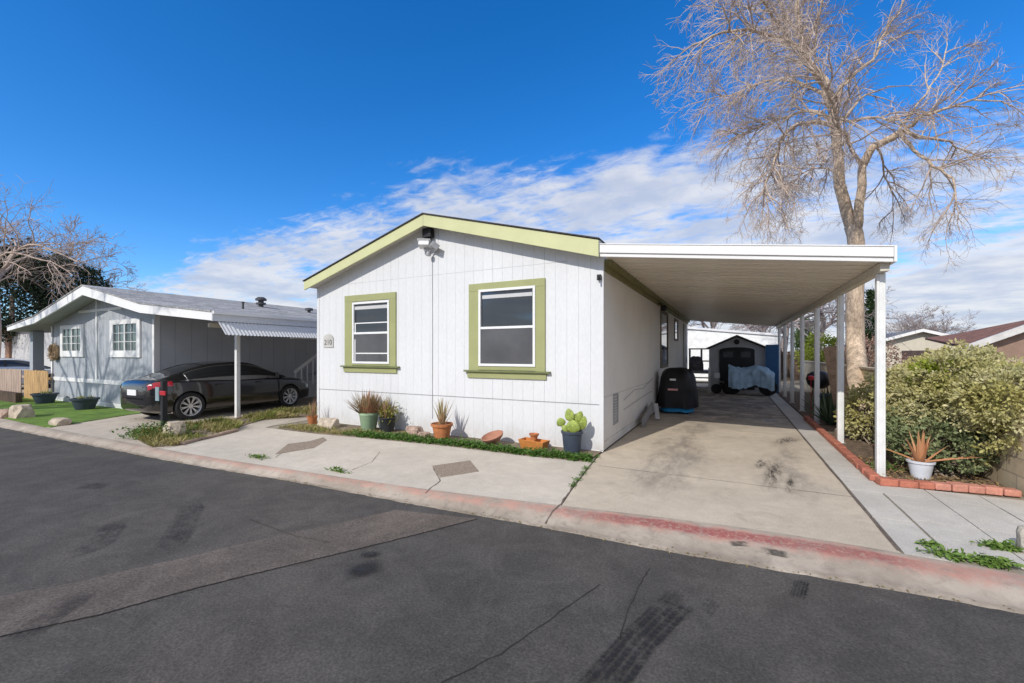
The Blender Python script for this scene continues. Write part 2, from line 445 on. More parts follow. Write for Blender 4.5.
# driveway
dl = [(p.x + .02, p.y, 0) for p in crack] ; dl[0] = (-1.84, 6.5, 0)
pts = list(reversed(dl)) ; xb = dl[-1][0]
pts = [(xb, lerp_bl(xb) + .002, 0)] + back_pts(xb, 1.2, 0) + [(1.2, lerp_bl(1.2) + .002, 0), (1.2, 21.5, 0), (-1.84, 21.5, 0), (-1.84, 6.5, 0)] + [d for d in dl[1:-1]]
mb = MB(); mb.ngon(pts, thick=.012); struct('driveway', mb, CONC_D)
mb = MB()
for y0, y1 in ((4.47, 5.32), (5.34, 6.28), (6.3, 7.4), (7.42, 8.8), (8.82, 10.4), (10.42, 12.4), (12.42, 21.5)):
    mb.box(1.225, 1.57 if y0 > 6.25 else 1.52, y0, y1, -.012, 0.0)
struct('walkway_strip', mb, PAVER)
# pavers on the right
mb = MB()
for i in range(5):
    x0 = 1.545 + i * .46
    for j in range(5):
        y0 = 4.58 + j * .418
        if y0 + .4 > 6.68: continue
        dz = random.uniform(-.002, .002)
        mb.box(x0, x0 + .448, y0, y0 + .408, -.012, .001 + dz)
struct('paver_patio', mb, PAVER)
# neighbour's driveway, lawn
p0, p1 = at(50, 427.5), at(131, 414.5)
mb = MB(); pts = [(p0.x - .1, lerp_bl(p0.x) + .002, -.003)] + back_pts(p0.x, at(160, 449).x, -.003) + [(at(160, 449).x, lerp_bl(at(160, 449).x), -.003), (-9.0, 5.5, -.003), (-9.0, 16, -.003), (-15, 16, -.003), (-15, 5.0, -.003)]
mb.ngon(pts, thick=.008); struct('neighbour_driveway', mb, CONC_N)
lawn_poly = [(-25, lerp_bl(-25) + .03), (-22, lerp_bl(-22) + .03)] + [(x, y + .03) for x, y in bl if -21.9 < x < p0.x] + [(p0.x, p0.y), (p1.x, p1.y), (-13.9, 5.74), (-25, 5.74)]
mb = MB(); mb.ngon([(x, y, .012) for x, y in lawn_poly], thick=.02); struct('lawn', mb, LAWN)
strip_px = [(134, 438), (156, 430.5), (235, 419.5), (316, 405.5), (317, 416.5), (262, 420), (240, 426.5), (237, 431), (178, 445.5), (152, 447.5)]
strip = [at(*p) for p in strip_px]
mb = MB(); mb.ngon([(p.x, p.y, .01) for p in strip], thick=.02); struct('dry_planting_strip', mb, DIRT)
bed = [(-8.6, 5.8), (-7.9, 5.76), (-7.27, 5.76), (-6.3, 5.88), (-4.36, 6.04), (-2.93, 6.02), (-1.9, 6.1), (-1.87, 6.79), (-8.6, 6.79)]
mb = MB(); mb.ngon([(x, y, .012) for x, y in bed], thick=.02); struct('front_planting_bed', mb, DIRT)
rbed = [(1.6, 6.8), (2.89, 7.0), (2.89, 21), (1.6, 21)]
mb = MB(); mb.ngon([(x, y, .01) for x, y in rbed], thick=.02); struct('side_planting_bed', mb, MULCH)

# --------- ribbons: cracks, joints, marks
def ribbon(pts, w, z, jit=0, sub=6):
    P = []
    for a, b in zip(pts, pts[1:]):
        for k in range(sub):
            t = k / sub; P.append((a[0] + (b[0] - a[0]) * t, a[1] + (b[1] - a[1]) * t))
    P.append((pts[-1][0], pts[-1][1])); V = []
    for i, p in enumerate(P):
        q = P[min(i + 1, len(P) - 1)]; r = P[max(i - 1, 0)]
        d = Vector((q[0] - r[0], q[1] - r[1])).normalized(); nrm = Vector((-d.y, d.x))
        o = nrm * random.uniform(-jit, jit); ww = w * random.uniform(.5, 1.2) / 2
        V += [(p[0] + o.x + nrm.x * ww, p[1] + o.y + nrm.y * ww, z), (p[0] + o.x - nrm.x * ww, p[1] + o.y - nrm.y * ww, z)]
    return V, [(2 * i, 2 * i + 1, 2 * i + 3, 2 * i + 2) for i in range(len(P) - 1)]
CRK = M_('crack_dark', (.035, .03, .027), .95, .2)
JNT = M_('joint_dark', (.14, .11, .09), .95, .3, 8)
RS = RZ + .008
lowc = [(0, 637), (50, 626), (100, 615), (175, 594), (250, 575), (330, 556), (400, 539), (478, 519)]
upc = [(0, 596), (50, 586), (100, 576), (166, 563), (246, 543), (340, 523), (400, 508)]
A = [at(x, y, RS) for x, y in lowc]; B = [at(x, y, RS) for x, y in upc]
ext = [(A[0].x + (A[0].x - A[1].x) * 8, A[0].y + (A[0].y - A[1].y) * 8)]
extb = [(B[0].x + (B[0].x - B[1].x) * 6, B[0].y + (B[0].y - B[1].y) * 6)]
lowl = ext + [(p.x, p.y) for p in A]; upl = extb + [(p.x, p.y) for p in B]
def resamp(l, n, j):
    L = [0]
    for a, b in zip(l, l[1:]): L.append(L[-1] + math.dist(a, b))
    out = []
    for i in range(n):
        s = L[-1] * i / (n - 1)
        for k in range(len(l) - 1):
            if s <= L[k + 1] + 1e-9:
                t = (s - L[k]) / (L[k + 1] - L[k]); out.append((l[k][0] + (l[k + 1][0] - l[k][0]) * t + random.uniform(-j, j), l[k][1] + (l[k + 1][1] - l[k][1]) * t + random.uniform(-j, j))); break
    return out
u_, l_ = resamp(upl, 160, .0), resamp(lowl, 160, .0)
u_ = [(x + .0, y + .1 * noise.noise(Vector((x * 2.2, y, 3))) + .03 * noise.noise(Vector((x * 9, y, 7)))) for x, y in u_]
l_ = [(x, y + .012 * noise.noise(Vector((x * 7, 2, 1)))) for x, y in l_]
mb = MB(); mb.add([(x, y, RS + .003) for x, y in u_] + [(x, y, RS + .003) for x, y in l_], [(i, i + 1, 161 + i, 160 + i) for i in range(159)])
struct('road_patch', mb, ASPH2)
mb = MB(); mb.add(*ribbon(l_, .014, RS + .005, .004, 2)); mb.add(*ribbon([at(*p, RS) for p in [(440, 683), (500, 655), (560, 612), (600, 585)]], .008, RS + .004, .008)); mb.add(*ribbon([at(*p, RS) for p in [(620, 640), (628, 610), (640, 585), (650, 568)]], .006, RS + .004, .008))
mb.add(*ribbon([at(*p, RS) for p in [(250, 520), (290, 535), (330, 543)]], .01, RS + .0042, .01))
struct('road_crack', mb, CRK)
def curb_z(x, y):
    b_, g_ = avg(bk, x), avg(gut, x); t = max(0, min(1, (b_ - y) / (b_ - g_)))
    return lin(prof, t)
def drape(V, dz=.006): return [(v[0], v[1], curb_z(v[0], v[1]) + dz) for v in V]
prof = [(0, 0), (.1, .001), (.3, -.004), (.45, -.016), (.58, -.038), (.68, -.06), (.76, -.07), (1, -.078)]
def alpha_mat(name, c, lo, hi, scale, stretch=None, amt=.8, rough=.85, tread=None):
    m, nt, b = new_mat(name); b.inputs['Base Color'].default_value = (*c, 1); b.inputs['Roughness'].default_value = rough
    uv = nt.nodes.new('ShaderNodeUVMap'); uv.uv_map = 'uv'
    s = nt.nodes.new('ShaderNodeSeparateXYZ'); nt.links.new(uv.outputs[0], s.inputs[0])
    u, v = s.outputs[0], s.outputs[1]
    def edge(t, w, w2=None):  # 0 at ends, 1 inside
        d = math_(nt, 'ABSOLUTE', math_(nt, 'SUBTRACT', t, .5)); return ramp(nt, d, .5 - w, .5, 1., 0.)
    k = math_(nt, 'MULTIPLY', edge(u, .25 if tread else .5), edge(v, .12 if tread else .5))
    k = math_(nt, 'MULTIPLY', k, ramp(nt, nz(nt, scale, 6, .75, stretch=stretch), lo, hi))
    if tread:
        w = math_(nt, 'SINE', math_(nt, 'MULTIPLY', v, tread * 2 * PI)); k = math_(nt, 'MULTIPLY', k, ramp(nt, w, -.8, .0, .45, 1.))
        cmb = math_(nt, 'ADD', math_(nt, 'MULTIPLY', u, 60 * 2 * PI / 2), math_(nt, 'MULTIPLY', w, .8))
        k = math_(nt, 'MULTIPLY', k, ramp(nt, math_(nt, 'SINE', cmb), -.7, .2, .7, 1.))
    k = math_(nt, 'MULTIPLY', k, amt)
    t = nt.nodes.new('ShaderNodeBsdfTransparent'); ms = nt.nodes.new('ShaderNodeMixShader')
    nt.links.new(k, ms.inputs[0]); nt.links.new(t.outputs[0], ms.inputs[1]); nt.links.new(b.outputs[0], ms.inputs[2])
    nt.links.new(ms.outputs[0], nt.nodes['Material Output'].inputs[0]); return m
SKID = alpha_mat('tyre_rubber_mark', (.014, .014, .015), .32, .6, 11, None, .8, tread=5)
SKIDF = alpha_mat('faint_rubber_mark', (.02, .02, .021), .35, .62, 10, None, .5, tread=5)
OIL = alpha_mat('oil_stain_mat', (.012, .011, .011), .3, .42, 9, None, 1.0, .5)
STN = alpha_mat('concrete_stain_mat', (.06, .05, .042), .36, .64, 8, (3.0, .45, 1), .85)
WET = alpha_mat('wet_patch_mat', (.5, .5, .5), .45, .55, 5, None, .6, .1)
def mark(name, pts, w, mat, z, n=14):
    P = resamp([(p[0], p[1]) for p in pts], n, 0); V = []; U = []; Fc = []
    for i, p in enumerate(P):
        q = P[min(i + 1, n - 1)]; r = P[max(i - 1, 0)]; d = Vector((q[0] - r[0], q[1] - r[1])).normalized(); nr = Vector((-d.y, d.x)) * w / 2
        V += [(p[0] + nr.x, p[1] + nr.y, z), (p[0] - nr.x, p[1] - nr.y, z)]; U += [(i / (n - 1), 0), (i / (n - 1), 1)]
        if i: Fc.append((2 * i - 2, 2 * i - 1, 2 * i + 1, 2 * i))
    if z == .009: V = drape(V, .005)
    me = bpy.data.meshes.new(name); me.from_pydata(V, [], Fc); ul = me.uv_layers.new(name='uv')
    for l in me.loops: ul.data[l.index].uv = U[l.vertex_index]
    me.materials.append(mat); o = bpy.data.objects.new(name, me); COL.objects.link(o); tag(o, kind='structure')
r_ = lambda *p: [at(x, y, RS) for x, y in p]
mark('tyre_mark', r_((560, 725), (600, 690), (640, 640), (690, 592)), .24, SKID, RS + .009)
mark('tyre_mark', r_((700, 618), (715, 600)), .12, SKIDF, RS + .009, 6)
mark('tyre_mark', r_((797, 600), (803, 580)), .1, SKID, RS + .009, 6)
mark('tyre_mark', r_((60, 560), (100, 545), (118, 520)), .22, SKIDF, RS + .009)
mark('tyre_mark', r_((155, 560), (175, 540), (192, 510), (186, 500)), .25, SKIDF, RS + .012)
mark('tyre_mark', r_((0, 650), (40, 625), (90, 590)), .2, SKIDF, RS + .012)
mark('oil_stain', r_((338, 575), (388, 565)), .3, OIL, RS + .009, 5)
mark('oil_stain', r_((356, 556), (384, 555)), .14, OIL, RS + .013, 5)
mark('oil_stain', r_((75, 487), (112, 486)), .25, SKIDF, RS + .009, 5)
c_ = lambda *p: [at(x, y, 0) for x, y in p]
mark('tyre_mark', c_((768, 496), (777, 456)), .3, STN, .004, 6)
mark('tyre_mark', c_((757, 470), (764, 458)), .2, STN, .0055, 6)
mark('tyre_mark', c_((788, 497), (793, 472)), .14, STN, .004, 6)
mark('tyre_mark', c_((772, 446), (800, 436)), .4, STN, .004, 6)
mark('tyre_mark', [at(x, y, 0) for x, y in [(728, 540), (752, 542)]], .07, SKID, .009, 5)
mark('tyre_mark', [at(x, y, 0) for x, y in [(757, 545), (790, 551)]], .08, SKID, .009, 5)
mark('wet_patch', c_((745, 418), (795, 424)), .8, WET, .004, 6)
mb = MB()
mb.add(*ribbon(c_((597, 457), (586, 470), (571, 489), (560, 505)), .02, .0035, .01))
_v, _f = ribbon([at(560, 505), at(545, 524.5, -.075)], .016, .0045, .004); mb.add(drape(_v), _f)
mb.add(*ribbon([(-1.7, 5.95), (1.2, 5.95)], .008, .0035, .003, 14)); mb.add(*ribbon([(-1.84, 9.9), (1.2, 9.9)], .01, .0035, .003, 14))
mb.add(*ribbon([(1.2, 4.5), (1.2, 21)], .028, .0035, .003, 40))
mb.add(*ribbon(c_((425, 493), (440, 481), (433, 468)), .012, .0035, .006)); mb.add(*ribbon(c_((275, 458), (290, 447), (325, 437)), .01, .0035, .006))
mb.add(*ribbon(c_((352, 470), (372, 462), (380, 452)), .008, .0035, .006))
struct('concrete_joint', mb, JNT)
AGG = M_('pebble_insert', (.3, .235, .18), .95, .3, 60, .4, 120, 1, 100)
def quadbox(name, px, z, lab=None):
    mb = MB(); mb.ngon([(p.x, p.y, z) for p in [at(x, y) for x, y in px]], thick=.008); return struct(name, mb, AGG)
quadbox('pebble_concrete_insert', [(432, 466), (470, 460.5), (479, 471.5), (440, 477.5)], .004)
quadbox('pebble_concrete_insert', [(275, 454.5), (288, 444), (312, 441), (323, 437.5), (327, 440), (314, 448), (290, 452)], .004)

# ------------------------------------------------------------------ world
w = bpy.data.worlds.new('World'); scene.world = w; w.use_nodes = True
nt = w.node_tree; nt.nodes.clear()
SUNV = Vector((.22, 1, -.72)).normalized()      # direction light travels
elev = math.asin(-SUNV.z)
out = nt.nodes.new('ShaderNodeOutputWorld'); sky = nt.nodes.new('ShaderNodeTexSky'); sky.sky_type = 'NISHITA'; sky.sun_disc = False
sky.sun_elevation = elev; sky.sun_rotation = math.atan2(-SUNV.x, -SUNV.y); sky.air_density = 1.0; sky.dust_density = .35; sky.ozone_density = 2.0; sky.altitude = 600
hs = nt.nodes.new('ShaderNodeHueSaturation'); hs.inputs['Saturation'].default_value = 1.25; hs.inputs['Value'].default_value = 1.72
nt.links.new(mix(nt, 1.0, sky.outputs[0], (.7, .81, 1.0), 'MULTIPLY'), hs.inputs['Color'])
bg = nt.nodes.new('ShaderNodeBackground'); bg.inputs[1].default_value = .12; nt.links.new(hs.outputs[0], bg.inputs[0])
tc = nt.nodes.new('ShaderNodeTexCoord'); sp = nt.nodes.new('ShaderNodeSeparateXYZ'); nt.links.new(tc.outputs['Generated'], sp.inputs[0])
X, Y, Z = sp.outputs
az = math_(nt, 'MULTIPLY', math_(nt, 'ARCTAN2', X, Y), 180 / PI)
el = math_(nt, 'MULTIPLY', math_(nt, 'ARCSINE', Z), 180 / PI)
zz = math_(nt, 'ADD', math_(nt, 'MAXIMUM', Z, 0.0), .12)
cx = math_(nt, 'DIVIDE', X, zz); cy = math_(nt, 'DIVIDE', Y, zz)
cb = nt.nodes.new('ShaderNodeCombineXYZ'); nt.links.new(cx, cb.inputs[0]); nt.links.new(cy, cb.inputs[1])
n1 = nz(nt, .75, 9, .6, cb.outputs[0], (1.0, 1.3, 1), .35)     # broad sheets
n2 = nz(nt, 9, 8, .62, cb.outputs[0], (.7, 1.4, 1), .5)        # mackerel ripples
# upper limit of the cloud bank rises from the left to the middle
lim = ramp(nt, az, -82, -34, 5., 27.)
lim = math_(nt, 'SUBTRACT', lim, ramp(nt, az, 0, 30, 0., 4.))
rel = math_(nt, 'SUBTRACT', lim, el)                             # >0 below the limit
cov = ramp(nt, rel, -7, 8, -.42, .22)
# added bright cloud, unseen behind the camera and overhead, for neutral fill light
back = math_(nt, 'MAXIMUM', ramp(nt, math_(nt, 'MULTIPLY', math_(nt, 'ADD', math_(nt, 'MULTIPLY', X, F[0]), math_(nt, 'MULTIPLY', Y, F[1])), -1.0), -.25, .1), ramp(nt, el, 52, 64))
d = math_(nt, 'ADD', math_(nt, 'ADD', math_(nt, 'MULTIPLY', n1, 1.0), math_(nt, 'MULTIPLY', n2, .5)), cov)
cl = ramp(nt, d, .74, 1.0)
cl = math_(nt, 'MAXIMUM', cl, math_(nt, 'MULTIPLY', back, ramp(nt, n1, .36, .5)))
# puffy heads low in the east
n3 = nz(nt, 3.2, 8, .5, tc.outputs['Generated'], (1, 1, 2.2), .2)
pf = math_(nt, 'SUBTRACT', math_(nt, 'ADD', n3, ramp(nt, math_(nt, 'SUBTRACT', el, ramp(nt, az, -70, -45, 5., 14.)), -9, 4, .2, -.35)), 0.0)
pc = math_(nt, 'MULTIPLY', ramp(nt, pf, .54, .62), ramp(nt, az, -66, -56))
fac = math_(nt, 'MAXIMUM', math_(nt, 'MULTIPLY', cl, .9), math_(nt, 'MULTIPLY', pc, .95))
ccol = mix(nt, ramp(nt, nz(nt, 2.2, 6, .6, cb.outputs[0]), .35, .65), (.62, .69, .85), (.93, .94, .98))
bc = nt.nodes.new('ShaderNodeBackground'); nt.links.new(ccol, bc.inputs[0]); bc.inputs[1].default_value = .88
ms = nt.nodes.new('ShaderNodeMixShader'); nt.links.new(fac, ms.inputs[0]); nt.links.new(bg.outputs[0], ms.inputs[1]); nt.links.new(bc.outputs[0], ms.inputs[2])
nt.links.new(ms.outputs[0], out.inputs[0])
sl = bpy.data.lights.new('sun', 'SUN'); sl.energy = 3.45; sl.angle = math.radians(.53); sl.color = (1, .955, .88)
so = bpy.data.objects.new('sun', sl); COL.objects.link(so); so.rotation_euler = SUNV.to_track_quat('-Z', 'Y').to_euler()
cam = bpy.data.cameras.new('camera'); co = bpy.data.objects.new('camera', cam); COL.objects.link(co); scene.camera = co
cam.sensor_width = 36; cam.lens = FL / 1024 * 36; cam.shift_y = (HY - 341.5) / 1024; cam.clip_end = 2000
co.location = (0, 0, CH); co.rotation_euler = (PI / 2, 0, _a)
scene.view_settings.view_transform = 'Standard'; scene.view_settings.look = 'None'; scene.view_settings.exposure = 0; scene.view_settings.gamma = 1
scene.render.resolution_x = 1024; scene.render.resolution_y = 683

# ================================================================== WHITE HOUSE
HX0, HX1, HY0, HY1 = -8.61, -1.85, 6.8, 21.5
house = thing('manufactured_house', 'white single storey house with lime green gable fascia and two olive trimmed front windows', 'house', (-5.23, 6.8, 0))
def roof_bot(x): return 3.1 + (x + 8.76) / 3.48 * 1.04 if x < -5.28 else 4.14 - (x + 5.28) / 3.46 * .97
mb = MB()
N = 33; pw = (HX1 - HX0) / N
for i in range(N):
    a = HX0 + i * pw + .0013; b = HX0 + (i + 1) * pw - .0013
    if i == 0: a = HX0
    if i == N - 1: b = HX1
    mb.box(a, b, 6.796, 6.805, .03, .752)
    off = -.008
    if i in (5, 11, 17, 23, 28): a += .003
    ta = min(roof_bot(a), roof_bot(b)) ; 
    zt = 3.135
    if ta > 3.3:
        mb.box(a, b, 6.792, 6.801, .768, zt)
        za, zb = roof_bot(a) + .01, roof_bot(b) + .01
        mb.add([(a, 6.792, zt + .008), (b, 6.792, zt + .008), (b, 6.792, zb), (a, 6.792, za), (a, 6.801, zt + .008), (b, 6.801, zt + .008), (b, 6.801, zb), (a, 6.801, za)],
               [(0, 1, 2, 3), (7, 6, 5, 4), (0, 4, 5, 1), (3, 2, 6, 7), (0, 3, 7, 4), (1, 5, 6, 2)])
    else:
        za, zb = roof_bot(a) + .01, roof_bot(b) + .01; zt = .768
        mb.add([(a, 6.792, zt), (b, 6.792, zt), (b, 6.792, zb), (a, 6.792, za), (a, 6.801, zt), (b, 6.801, zt), (b, 6.801, zb), (a, 6.801, za)],
               [(0, 1, 2, 3), (7, 6, 5, 4), (0, 4, 5, 1), (3, 2, 6, 7), (0, 3, 7, 4), (1, 5, 6, 2)])
front = mb.build('front_wall', WALLW, house)
mb = MB()
mb.slabY([(HX0, 0), (HX1 - .003, 0), (HX1 - .003, 3.16), (-5.28, 4.13), (HX0, 3.13)], 6.7995, 6.86)
mb.box(HX0, HX0 + .04, 6.861, HY1, 0, 3.12)
mb.slabY([(HX0, 0), (HX1 - .003, 0), (HX1 - .003, 3.16), (-5.28, 4.13), (HX0, 3.13)], HY1 - .04, HY1)
mb.build('wall_core', WALLB, house)
mb = MB()
ys = [6.815 + .41 * i for i in range(int((HY1 - 6.815) / .41) + 1)] + [HY1]
for a, b in zip(ys, ys[1:]):
    for z0, z1 in ((.02, .15), (.158, .868), (.884, 3.17)):
        dx = 0.004 if z0 > .8 else 0
        mb.box(HX1 - .03, HX1 + dx, a + .002, b - .002, z0, z1)
mb.box(HX1 - .034, HX1 - .012, 6.82, HY1, 0.01, 3.15)
side = mb.build('side_wall', SIDE, house)
MB().box(HX0, HX1 - .003, 6.7955, 6.7985, .753, .767).build('seam_shade_strip', M_('seam_grey', (.3, .3, .3), .7, .1), house)  # thin grey strip, its colour paints the shade in the skirting seam
MB().box(-8.0, HX1 - .4, 6.7925, 6.7985, 3.1355, 3.1425).build('seam_shade_strip', M_('seam_pale', (.5, .5, .5), .7, .1), house)  # paler strip painting the shade of the upper siding seam
mb = MB(); mb.box(HX1 - .055, HX1 + .008, 6.783, 6.791, .03, 3.14); mb.box(HX1 + .0045, HX1 + .012, 6.784, 6.83, .03, 3.1); mb.build('corner_trim', WALLW, house)
mb = MB(); mb.box(HX0 - .012, HX0 + .06, 6.783, 6.791, .03, 3.1); mb.build('corner_trim', WALLW, house)
mb = MB(); top = [(-8.72, 3.235), (-5.28, 4.27), (-1.84, 3.365)]; bot = [(-8.7, 3.11), (-5.28, 4.15), (-1.86, 3.17)]
mb.slabY(bot + top[::-1], 6.555, HY1 + .2)
roof = mb.build('roof', SOFF, house)
mb = MB(); t2 = [(x + (-.02 if x < -8 else .01 if x > -2 else 0), z + .024) for x, z in top]
mb.slabY([(x + (-.02 if x < -8 else .01 if x > -2 else 0), z + .004) for x, z in top] + t2[::-1], 6.49, HY1 + .22)
mb.build('shingles', SHNG, roof)
mb = MB(); mb.slabY([(-8.72, 3.045), (-5.284, 4.05), (-5.284, 4.27), (-8.72, 3.232)], 6.515, 6.551)
mb.build('fascia_board', GREEN, roof)
mb = MB(); mb.slabY([(-5.278, 4.05), (-1.845, 3.1), (-1.845, 3.36), (-5.278, 4.27)], 6.515, 6.551)
mb.build('fascia_board', GREEN, roof)
mb = MB(); mb.box(HX1 + .005, HX1 + .11, 6.86, HY1, 3.02, 3.12); mb.box(HX1 + .005, HX1 + .04, 6.86, HY1, 2.93, 3.02)
mb.build('eave_gutter', OLIVE, roof)
def front_window(x0, x1, z0, z1, gx0, gx1, gz0, gz1, lab, zm):
    Yf = 6.792
    wn = tag(MB().box(x0, gx0, Yf - .03, Yf, z0, z1 - .14).box(gx1, x1, Yf - .03, Yf, z0, z1 - .14).box(x0, x1, Yf - .032, Yf, z1 - .14, z1).build('window', GREENT, house, bevel=.004), lab)
    MB().box(gx0, gx1, Yf - .028, Yf, z0 + .04, gz0 - .001).box(x0 - .03, x1 + .02, Yf - .03, Yf, z0 - .11, z0 - .002).build('apron', GREENT, wn)
    MB().box(x0 - .09, x1 + .1, Yf - .075, Yf, z0 + .001, z0 + .032).build('sill', M_('sill_dark_olive', (.17, .19, .08), .6, .1), wn)
    fw = .045
    f = MB().box(gx0, gx0 + fw, Yf - .045, Yf, gz0, gz1).box(gx1 - fw, gx1, Yf - .045, Yf, gz0, gz1).box(gx0 + fw, gx1 - fw, Yf - .045, Yf, gz1 - fw, gz1).box(gx0 + fw, gx1 - fw, Yf - .045, Yf, gz0, gz0 + fw).box(gx0 + fw, gx1 - fw, Yf - .04, Yf, zm - .022, zm + .022)
    f.build('frame', VINYL, wn, bevel=.003)
    a, b = gx0 + fw + .001, gx1 - fw - .001
    MB().box(a, b, Yf - .006, Yf - .002, zm + .023, gz1 - fw - .001).build('pane', GLASS, wn)
    MB().box(a, b, Yf - .03, Yf - .027, gz0 + fw + .001, zm - .023).build('insect_screen', SCREEN, wn)
    return wn, a, b, Yf
T1, T2 = at, None
w1, a, b, Yf = front_window(-7.69, -6.2, 1.29, 2.87, -7.44, -6.37, 1.37, 2.71, 'smaller olive trimmed window with thin inner bars', 2.03)
MB().box(a, b, Yf - .012, Yf - .007, 2.24, 2.262).box(a, a + .03, Yf - .012, Yf - .007, 2.053, 2.24).box(a, b, Yf - .036, Yf - .0305, 1.58, 1.605).box(a + .02, a + .045, Yf - .036, Yf - .0305, 1.42, 1.9).build('storm_sash_bar', VINYL, w1)
MB().box(a, b, Yf - .012, Yf - .007, 2.55, 2.62).build('blind_headrail', BLIND, w1)
w2, a, b, Yf = front_window(-4.4, -2.85, 1.25, 2.89, -4.18, -3.03, 1.36, 2.77, 'larger olive trimmed window near the carport', 2.06)
MB().box(a + .02, b - .02, Yf - .012, Yf - .007, 2.60, 2.665).build('blind_headrail', BLIND, w2)
def side_window(y0, y1, z0, z1, t=.06):
    X0 = HX1 + .004
    wn = MB().box(X0, X0 + .03, y0, y0 + t, z0, z1).box(X0, X0 + .03, y1 - t, y1, z0, z1).box(X0, X0 + .03, y0 + t, y1 - t, z1 - t, z1).box(X0, X0 + .04, y0 + t, y1 - t, z0, z0 + t).build('window', M_('side_window_frame', (.2, .17, .12), .6, .1), house)
    MB().box(X0 + .002, X0 + .008, y0 + t, y1 - t, z0 + t, z1 - t).build('pane', GLASS, wn)
    return wn
side_window(12.93, 14.5, 1.16, 2.88, .09); side_window(16.3, 17.35, 2.06, 2.85)
MB().box(HX1 + .005, HX1 + .05, 19.4, 20.3, .85, 2.85).build('side_door', M_('side_door_panel', (.45, .43, .4), .6, .1), house)
# vents on the side skirting and eave vent at front
v = MB().box(HX1, HX1 + .018, 7.44, 7.78, .34, .37).box(HX1, HX1 + .018, 7.44, 7.78, .84, .87).box(HX1, HX1 + .018, 7.44, 7.47, .37, .84).box(HX1, HX1 + .018, 7.75, 7.78, .37, .84)
for i in range(9): v.box(HX1, HX1 + .014, 7.47, 7.75, .385 + i * .05, .41 + i * .05)
v.build('skirting_vent', GMET, house)
# side bits
mb = MB(); mb.tube([(-1.83, 11.4, .62), (-1.83, 10.4, .6), (-1.83, 9.0, .55), (-1.83, 8.2, .52)], .004, 5); mb.tube([(-1.83, 11.6, .95), (-1.83, 10.2, .78), (-1.83, 9.2, .82), (-1.83, 8.2, .7)], .004, 5)
mb.build('cable', CABLE, house)
# house number plate
mb = MB(); mb.box(-8.39, -8.07, 6.772, 6.79, 1.73, 1.95)
for i in range(8):
    t0, t1 = PI * i / 8, PI * (i + 1) / 8
    mb.add([(-8.23 - .15 * math.cos(t0), 6.774, 1.951), (-8.23 - .15 * math.cos(t1), 6.774, 1.951), (-8.23 - .15 * math.cos(t1), 6.774, 1.951 + .085 * math.sin(t1)), (-8.23 - .15 * math.cos(t0), 6.774, 1.951 + .085 * math.sin(t0))], [(0, 1, 2, 3)])
npl = mb.build('number_plate', M_('plate_stone', (.52, .51, .48), .7, .1), house)
def text(s, size, M, mat, name, parent, ext=.002):
    c = bpy.data.curves.new(name, 'FONT'); c.body = s; c.size = size; c.extrude = ext; c.align_x = 'CENTER'; c.align_y = 'CENTER'
    o = bpy.data.objects.new(name, c); COL.objects.link(o)
    me = bpy.data.meshes.new_from_object(o.evaluated_get(bpy.context.evaluated_depsgraph_get())); bpy.data.objects.remove(o)
    me.transform(M); me.materials.clear(); me.materials.append(mat)
    o = bpy.data.objects.new(name, me); COL.objects.link(o); o.parent = parent; o.matrix_basis = parent_world(parent).inverted(); return o
text('210', .17, Matrix.Translation((-8.23, 6.768, 1.84)) @ Matrix.Rotation(PI / 2, 4, 'X'), M_('digit_grey', (.16, .16, .15), .6, .1), 'digits', npl)

# flood light
fl = thing('flood_light', 'twin head security flood light with dark junction box under the gable peak', 'lamp', (-5.3, 6.79, 3.6))
MB().box(-5.42, -5.22, 6.66, 6.79, 3.87, 4.05).box(-5.36, -5.29, 6.69, 6.77, 3.8, 3.87).build('junction_box', DARK, fl, bevel=.006)
h1 = MB(); Mh = Matrix.Translation((-5.38, 6.68, 3.72)) @ Matrix.Rotation(.5, 4, 'Z') @ Matrix.Rotation(-.35, 4, 'X')
h1.box(-.1, .1, -.1, .06, -.05, .05, Mh); h1.box(-.13, .13, -.13, .05, .051, .065, Mh)
h1.build('lamp_head', VINYL, fl, bevel=.01)
Mh2 = Matrix.Translation((-5.12, 6.68, 3.66)) @ Matrix.Rotation(-.7, 4, 'Z') @ Matrix.Rotation(-.6, 4, 'X')
MB().box(-.1, .1, -.1, .06, -.07, .05, Mh2).build('lamp_head', GMET, fl, bevel=.01)
MB().tube([(-5.3, 6.74, 3.82), (-5.3, 6.72, 3.62), (-5.38, 6.68, 3.66)], .018, 6).lathe([(.001, -.05), (.045, -.04), (.05, 0), (.03, .04), (.001, .045)], (-5.28, 6.68, 3.54), 12).tube([(-5.28, 6.7, 3.6), (-5.16, 6.69, 3.64)], .015, 6).build('motion_sensor', GMET, fl)
cbl = MB().tube([(-5.27, 6.782, 3.5), (-5.265, 6.782, 2.0), (-5.27, 6.782, .3)], .006, 5).build('power_cable', M_('pale_cable', (.5, .5, .5), .6, .05)); tag(cbl, 'thin grey cable running down the white front wall from the flood light', 'cable')
br = MB().box(-1.93, -1.87, 6.72, 6.782, 2.78, 2.86).tube([(-1.9, 6.73, 2.82), (-1.9, 6.67, 2.8), (-1.9, 6.66, 2.76)], .015, 5).build('wall_hook', DARK); tag(br, 'small dark hook bracket near the top right corner of the front wall', 'bracket')
sl_ = thing('eave_spotlight', 'small dark spotlight under the eave above the narrow side window', 'lamp', (-1.76, 12.3, 2.85))
MB().lathe([(.02, -.1), (.07, -.06), (.09, .02), (.06, .08), (.02, .1)], (0, 0, 0), 12, Matrix.Translation((-1.66, 12.3, 2.83)) @ Matrix.Rotation(1.9, 4, 'X')).build('lamp_head', DARK, sl_)
